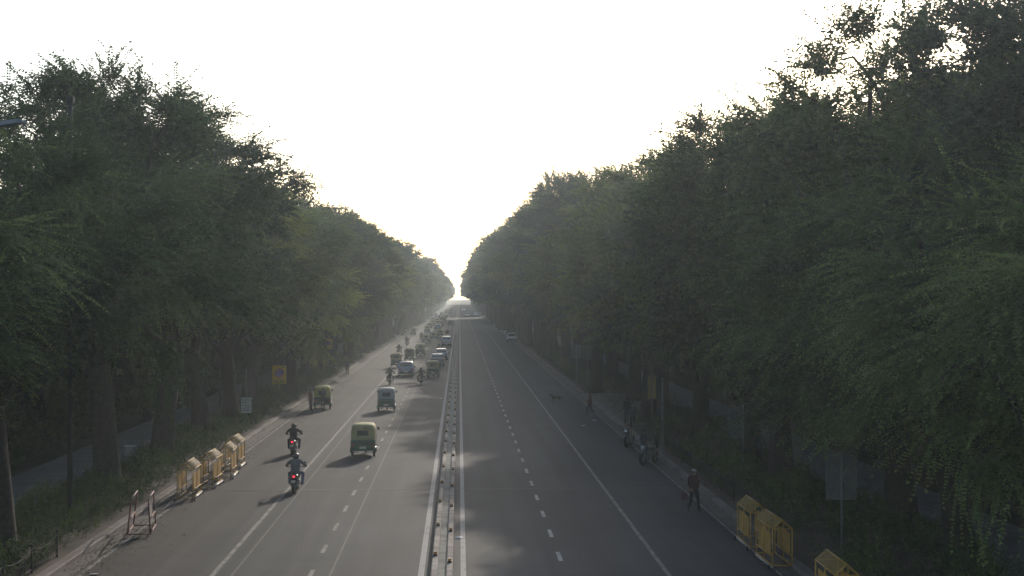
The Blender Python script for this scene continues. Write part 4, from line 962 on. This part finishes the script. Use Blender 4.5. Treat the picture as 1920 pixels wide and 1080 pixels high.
board(12.7, 93, .55, 1.6, 3.1, 3.2, 'yellow sign in deep shade behind the waiting men', mat('shaded_yellow_sign', (.35, .22, .03), .6, noise=.2))
root = empty('thin_pole', (10.95, 76, .1)); tag(root, 'tall thin grey pole behind the parked motorcycles', 'pole'); post(root, 4.0, .045)
MB().box(-.09, .09, -.09, .09, 0, .12, .02).build('base_plate', M['grey_metal'], root)
# low black railings
def railing(x, y0, y1, label, chain=False):
    root = empty('black_railing', (x, y0, .12)); tag(root, label, 'railing'); n = int(round((y1 - y0) / 2.7)); L = (y1 - y0) / n
    for k in range(n + 1):
        b = MB().tube([(0, k * L, 0), (0, k * L, .82)], .03, 6); b.ball((0, k * L, .85), .05, 8, 5); b.build('post', M['black_metal'], root)
    b = MB()
    for k in range(n):
        if chain:
            b.tube([(0, k * L + L * t, .75 - .5 * t * (1 - t) * 1.2) for t in (0, .15, .3, .5, .7, .85, 1)], .018, 5)
        else: b.tube([(0, k * L, .72), (0, (k + 1) * L, .72)], .018, 5)
        b.tube([(0, k * L, .14), (0, (k + 1) * L, .14)], .016, 5)
        for j in range(1, 15):
            t = j / 15; zt = (.75 - .6 * t * (1 - t)) * .82 if chain else .74; b.tube([(0, (k + t) * L, .10), (0, (k + t) * L, zt)], .009, 4)
    b.build('chain' if chain else 'bars', M['black_metal'], root)
railing(-12.95, 35.4, 46.2, 'black railing with sagging chains at the bottom left corner', True)
railing(11.25, 55, 76.6, 'low black railing along the right verge')
# bollards at the edge of the left footpath
b0 = None
for k in range(24):
    yy = 47 + k * 2.9
    if b0 is None:
        b0 = empty('path_bollard', (-16.75, yy, .11)); MB().tube([(0, 0, 0), (0, 0, .34)], [.10, .075], 8).build('shaft', M['grey_metal'], b0); MB().ball((0, 0, .37), (.085, .085, .07), 8, 5).build('cap', M['grey_metal'], b0); o = b0
    else: o = copy_tree(b0)
    o.location = (-16.75 + .06 * math.sin(k * 3.1), yy, .11); tag(o, 'short dark bollard in the row edging the left footpath', 'bollard', 'bollards edging the left footpath')
b1 = None
for k in range(16):
    o = copy_tree(b0); o.location = (16.45, 42 + k * 2.9, .11); tag(o, 'short dark bollard in the row edging the right footpath', 'bollard', 'bollards edging the right footpath')
# reflectors on the median
r0 = None
for side, xx, off in ((0, -.76, 45.3), (1, -.30, 44.1)):
    for k in range(44):
        yy = off - 5.8 + k * 5.82
        if r0 is None:
            r0 = empty('median_reflector'); MB().box(-.07, .07, -.05, .05, 0, .05, .012).build('base', M['black'], r0); MB().box(-.055, .055, -.03, .03, .05, .13, .012).build('reflector', M['amber'], r0); o = r0
        else: o = copy_tree(r0)
        o.location = (xx, yy, .26); sd_ = 'left' if side == 0 else 'right'
        tag(o, 'small amber reflector in the row on the %s kerb of the median' % sd_, 'reflector', 'amber reflectors on the %s median kerb' % sd_)
# street lamp reaching into the top left corner
root = empty('street_lamp', (-13.0, 30, .13)); tag(root, 'grey street lamp whose arm reaches in at the upper left picture edge', 'street lamp')
MB().tube([(0, 0, 0), (0, 0, 6), (0, 0, 11.2)], [.11, .085, .06], 10).build('pole', M['grey_metal'], root)
MB().tube([(0, 0, 11.1), (.6, 0, 11.55), (2.0, 0, 11.85), (3.3, 0, 12.02)], [.05, .045, .04, .035], 8).build('arm', M['grey_metal'], root)
MB().loft([[(x, -w_, z), (x, w_, z), (x, w_ * .8, z + h_), (x, -w_ * .8, z + h_)] for x, w_, z, h_ in ((3.05, .05, 11.96, .06), (3.3, .13, 11.96, .10), (3.8, .14, 12.05, .09), (3.98, .09, 12.04, .04))], cap=True).build('lamp_head', M['grey_metal'], root)
# dark mast behind the low left tree
root = empty('dark_mast', (-13.9, 51.2, .13)); tag(root, 'dark mast sticking up between the left crowns', 'mast')
MB().tube([(0, 0, 0), (0, 0, 8), (0, 0, 15.3)], [.10, .085, .075], 8).build('pole', M['black_metal'], root)
MB().box(-.12, .12, -.12, .12, 15.3, 15.55, .02).build('cap', M['black_metal'], root)
# utility cabinet, crash barrier, wall, litter
root = empty('utility_cabinet', (-16.2, 70.5, .12)); tag(root, 'small pale cabinet on a leg behind the left tree trunk', 'cabinet')
MB().box(-.25, .25, -.15, .15, .55, 1.0, .02).build('box', M['steel'], root); MB().box(-.28, .28, -.18, .18, 1.0, 1.04, 0).build('lid', M['white_paint'], root); MB().box(-.06, .06, -.06, .06, 0, .55).build('leg', M['grey_metal'], root)
x, y = G(630, 702)
root = empty('kerb_barrier', (x, y, .02)); tag(root, 'low red and white barrier block on the left verge beyond the parked auto', 'barrier')
MB().loft([[(sx * w_, yy, z) for sx, z, w_ in ((-1, 0, .30), (1, 0, .30), (1, .3, .18), (1, .75, .12), (-1, .75, .12), (-1, .3, .18))] for yy in (-.6, .6)], cap=True).build('block', M['red_paint'], root)
MB().box(-.13, .13, -.5, .3, .755, .82, .01).build('white_top', M['white_paint'], root)
root = empty('garden_wall', (-27.5, 76, 0)); tag(root, 'pinkish garden wall glimpsed between the trunks at the left edge', 'wall')
MB().box(-.12, .12, 0, 34, 0, 1.35).build('panel', M['pink_wall'], root); MB().box(-.17, .17, -.05, 34.05, 1.35, 1.45).build('coping', M['gutter'], root)
rr_ = random.Random(9)
lit = None
for px, py in ((1115, 790), (860, 1009), (186, 1073), (1096, 800), (826, 1062), (826, 748), (1010, 688)):
    x, y = G(px, py); s = rr_.uniform(.12, .22)
    mb = MB(); n = 7; pts = [(s * rr_.uniform(.7, 1.2) * math.cos(6.283 * k / n), s * .8 * rr_.uniform(.7, 1.2) * math.sin(6.283 * k / n), rr_.uniform(.0, .07)) for k in range(n)]
    mb.add(pts + [(0, 0, .05)], [(k, (k + 1) % n, n) for k in range(n)]); o = mb.build('litter', M['white_paint']); o.location = (x, y, .02)
    tag(o, 'scrap of pale crumpled paper lying on the road surface', 'litter', 'scraps of litter on the road')

rng = np.random.default_rng(77); n = 9000
yy = 36 + 120 * rng.random(n) ** 1.4; side = rng.random(n) < .5; k = np.abs(rng.normal(0, .8, n))
xx = np.where(side, -12.3 + k * 1.3, 10.4 - k); zz = np.full(n, .022)
cc = np.stack([xx, yy, zz], 1); an = rng.uniform(0, 6.28, n); l = rng.uniform(.025, .06, n)
ax = np.stack([np.cos(an) * l, np.sin(an) * l, rng.uniform(-.006, .012, n)], 1); bx = np.stack([-np.sin(an) * l * .5, np.cos(an) * l * .5, rng.uniform(-.006, .012, n)], 1)
Q = np.stack([cc - ax, cc - bx, cc + ax, cc + bx], 1).reshape(-1, 3)
M['leaf_d'] = leaf_mat('dry_leaf', (.06, .045, .025), (.12, .085, .04), (.20, .15, .07))
fl = D.objects.new('fallen_leaves', mesh_from_quads('fallen_leaves', Q, rng.normal(.5, .25, n), M['leaf_d'])); col.objects.link(fl)
tag(fl, 'dry fallen leaves gathered along both gutters of the road', 'leaves', kind='stuff')

# ------------------------------------------------------------------ haze
hz = D.materials.new('haze'); hz.use_nodes = True; t = hz.node_tree; t.nodes.remove(t.nodes['Principled BSDF'])
pv = t.nodes.new('ShaderNodeVolumePrincipled'); pv.inputs['Color'].default_value = (.84, .95, 1.0, 1)
pv.inputs['Density'].default_value = HAZE_DENSITY; pv.inputs['Anisotropy'].default_value = .55
t.links.new(pv.outputs[0], t.nodes['Material Output'].inputs['Volume'])
o = MB().box(-1420, 1420, -220, 2330, -1, 26).build('haze', hz); tag(o, 'pale smoggy haze hanging over the whole avenue', 'haze', kind='stuff')
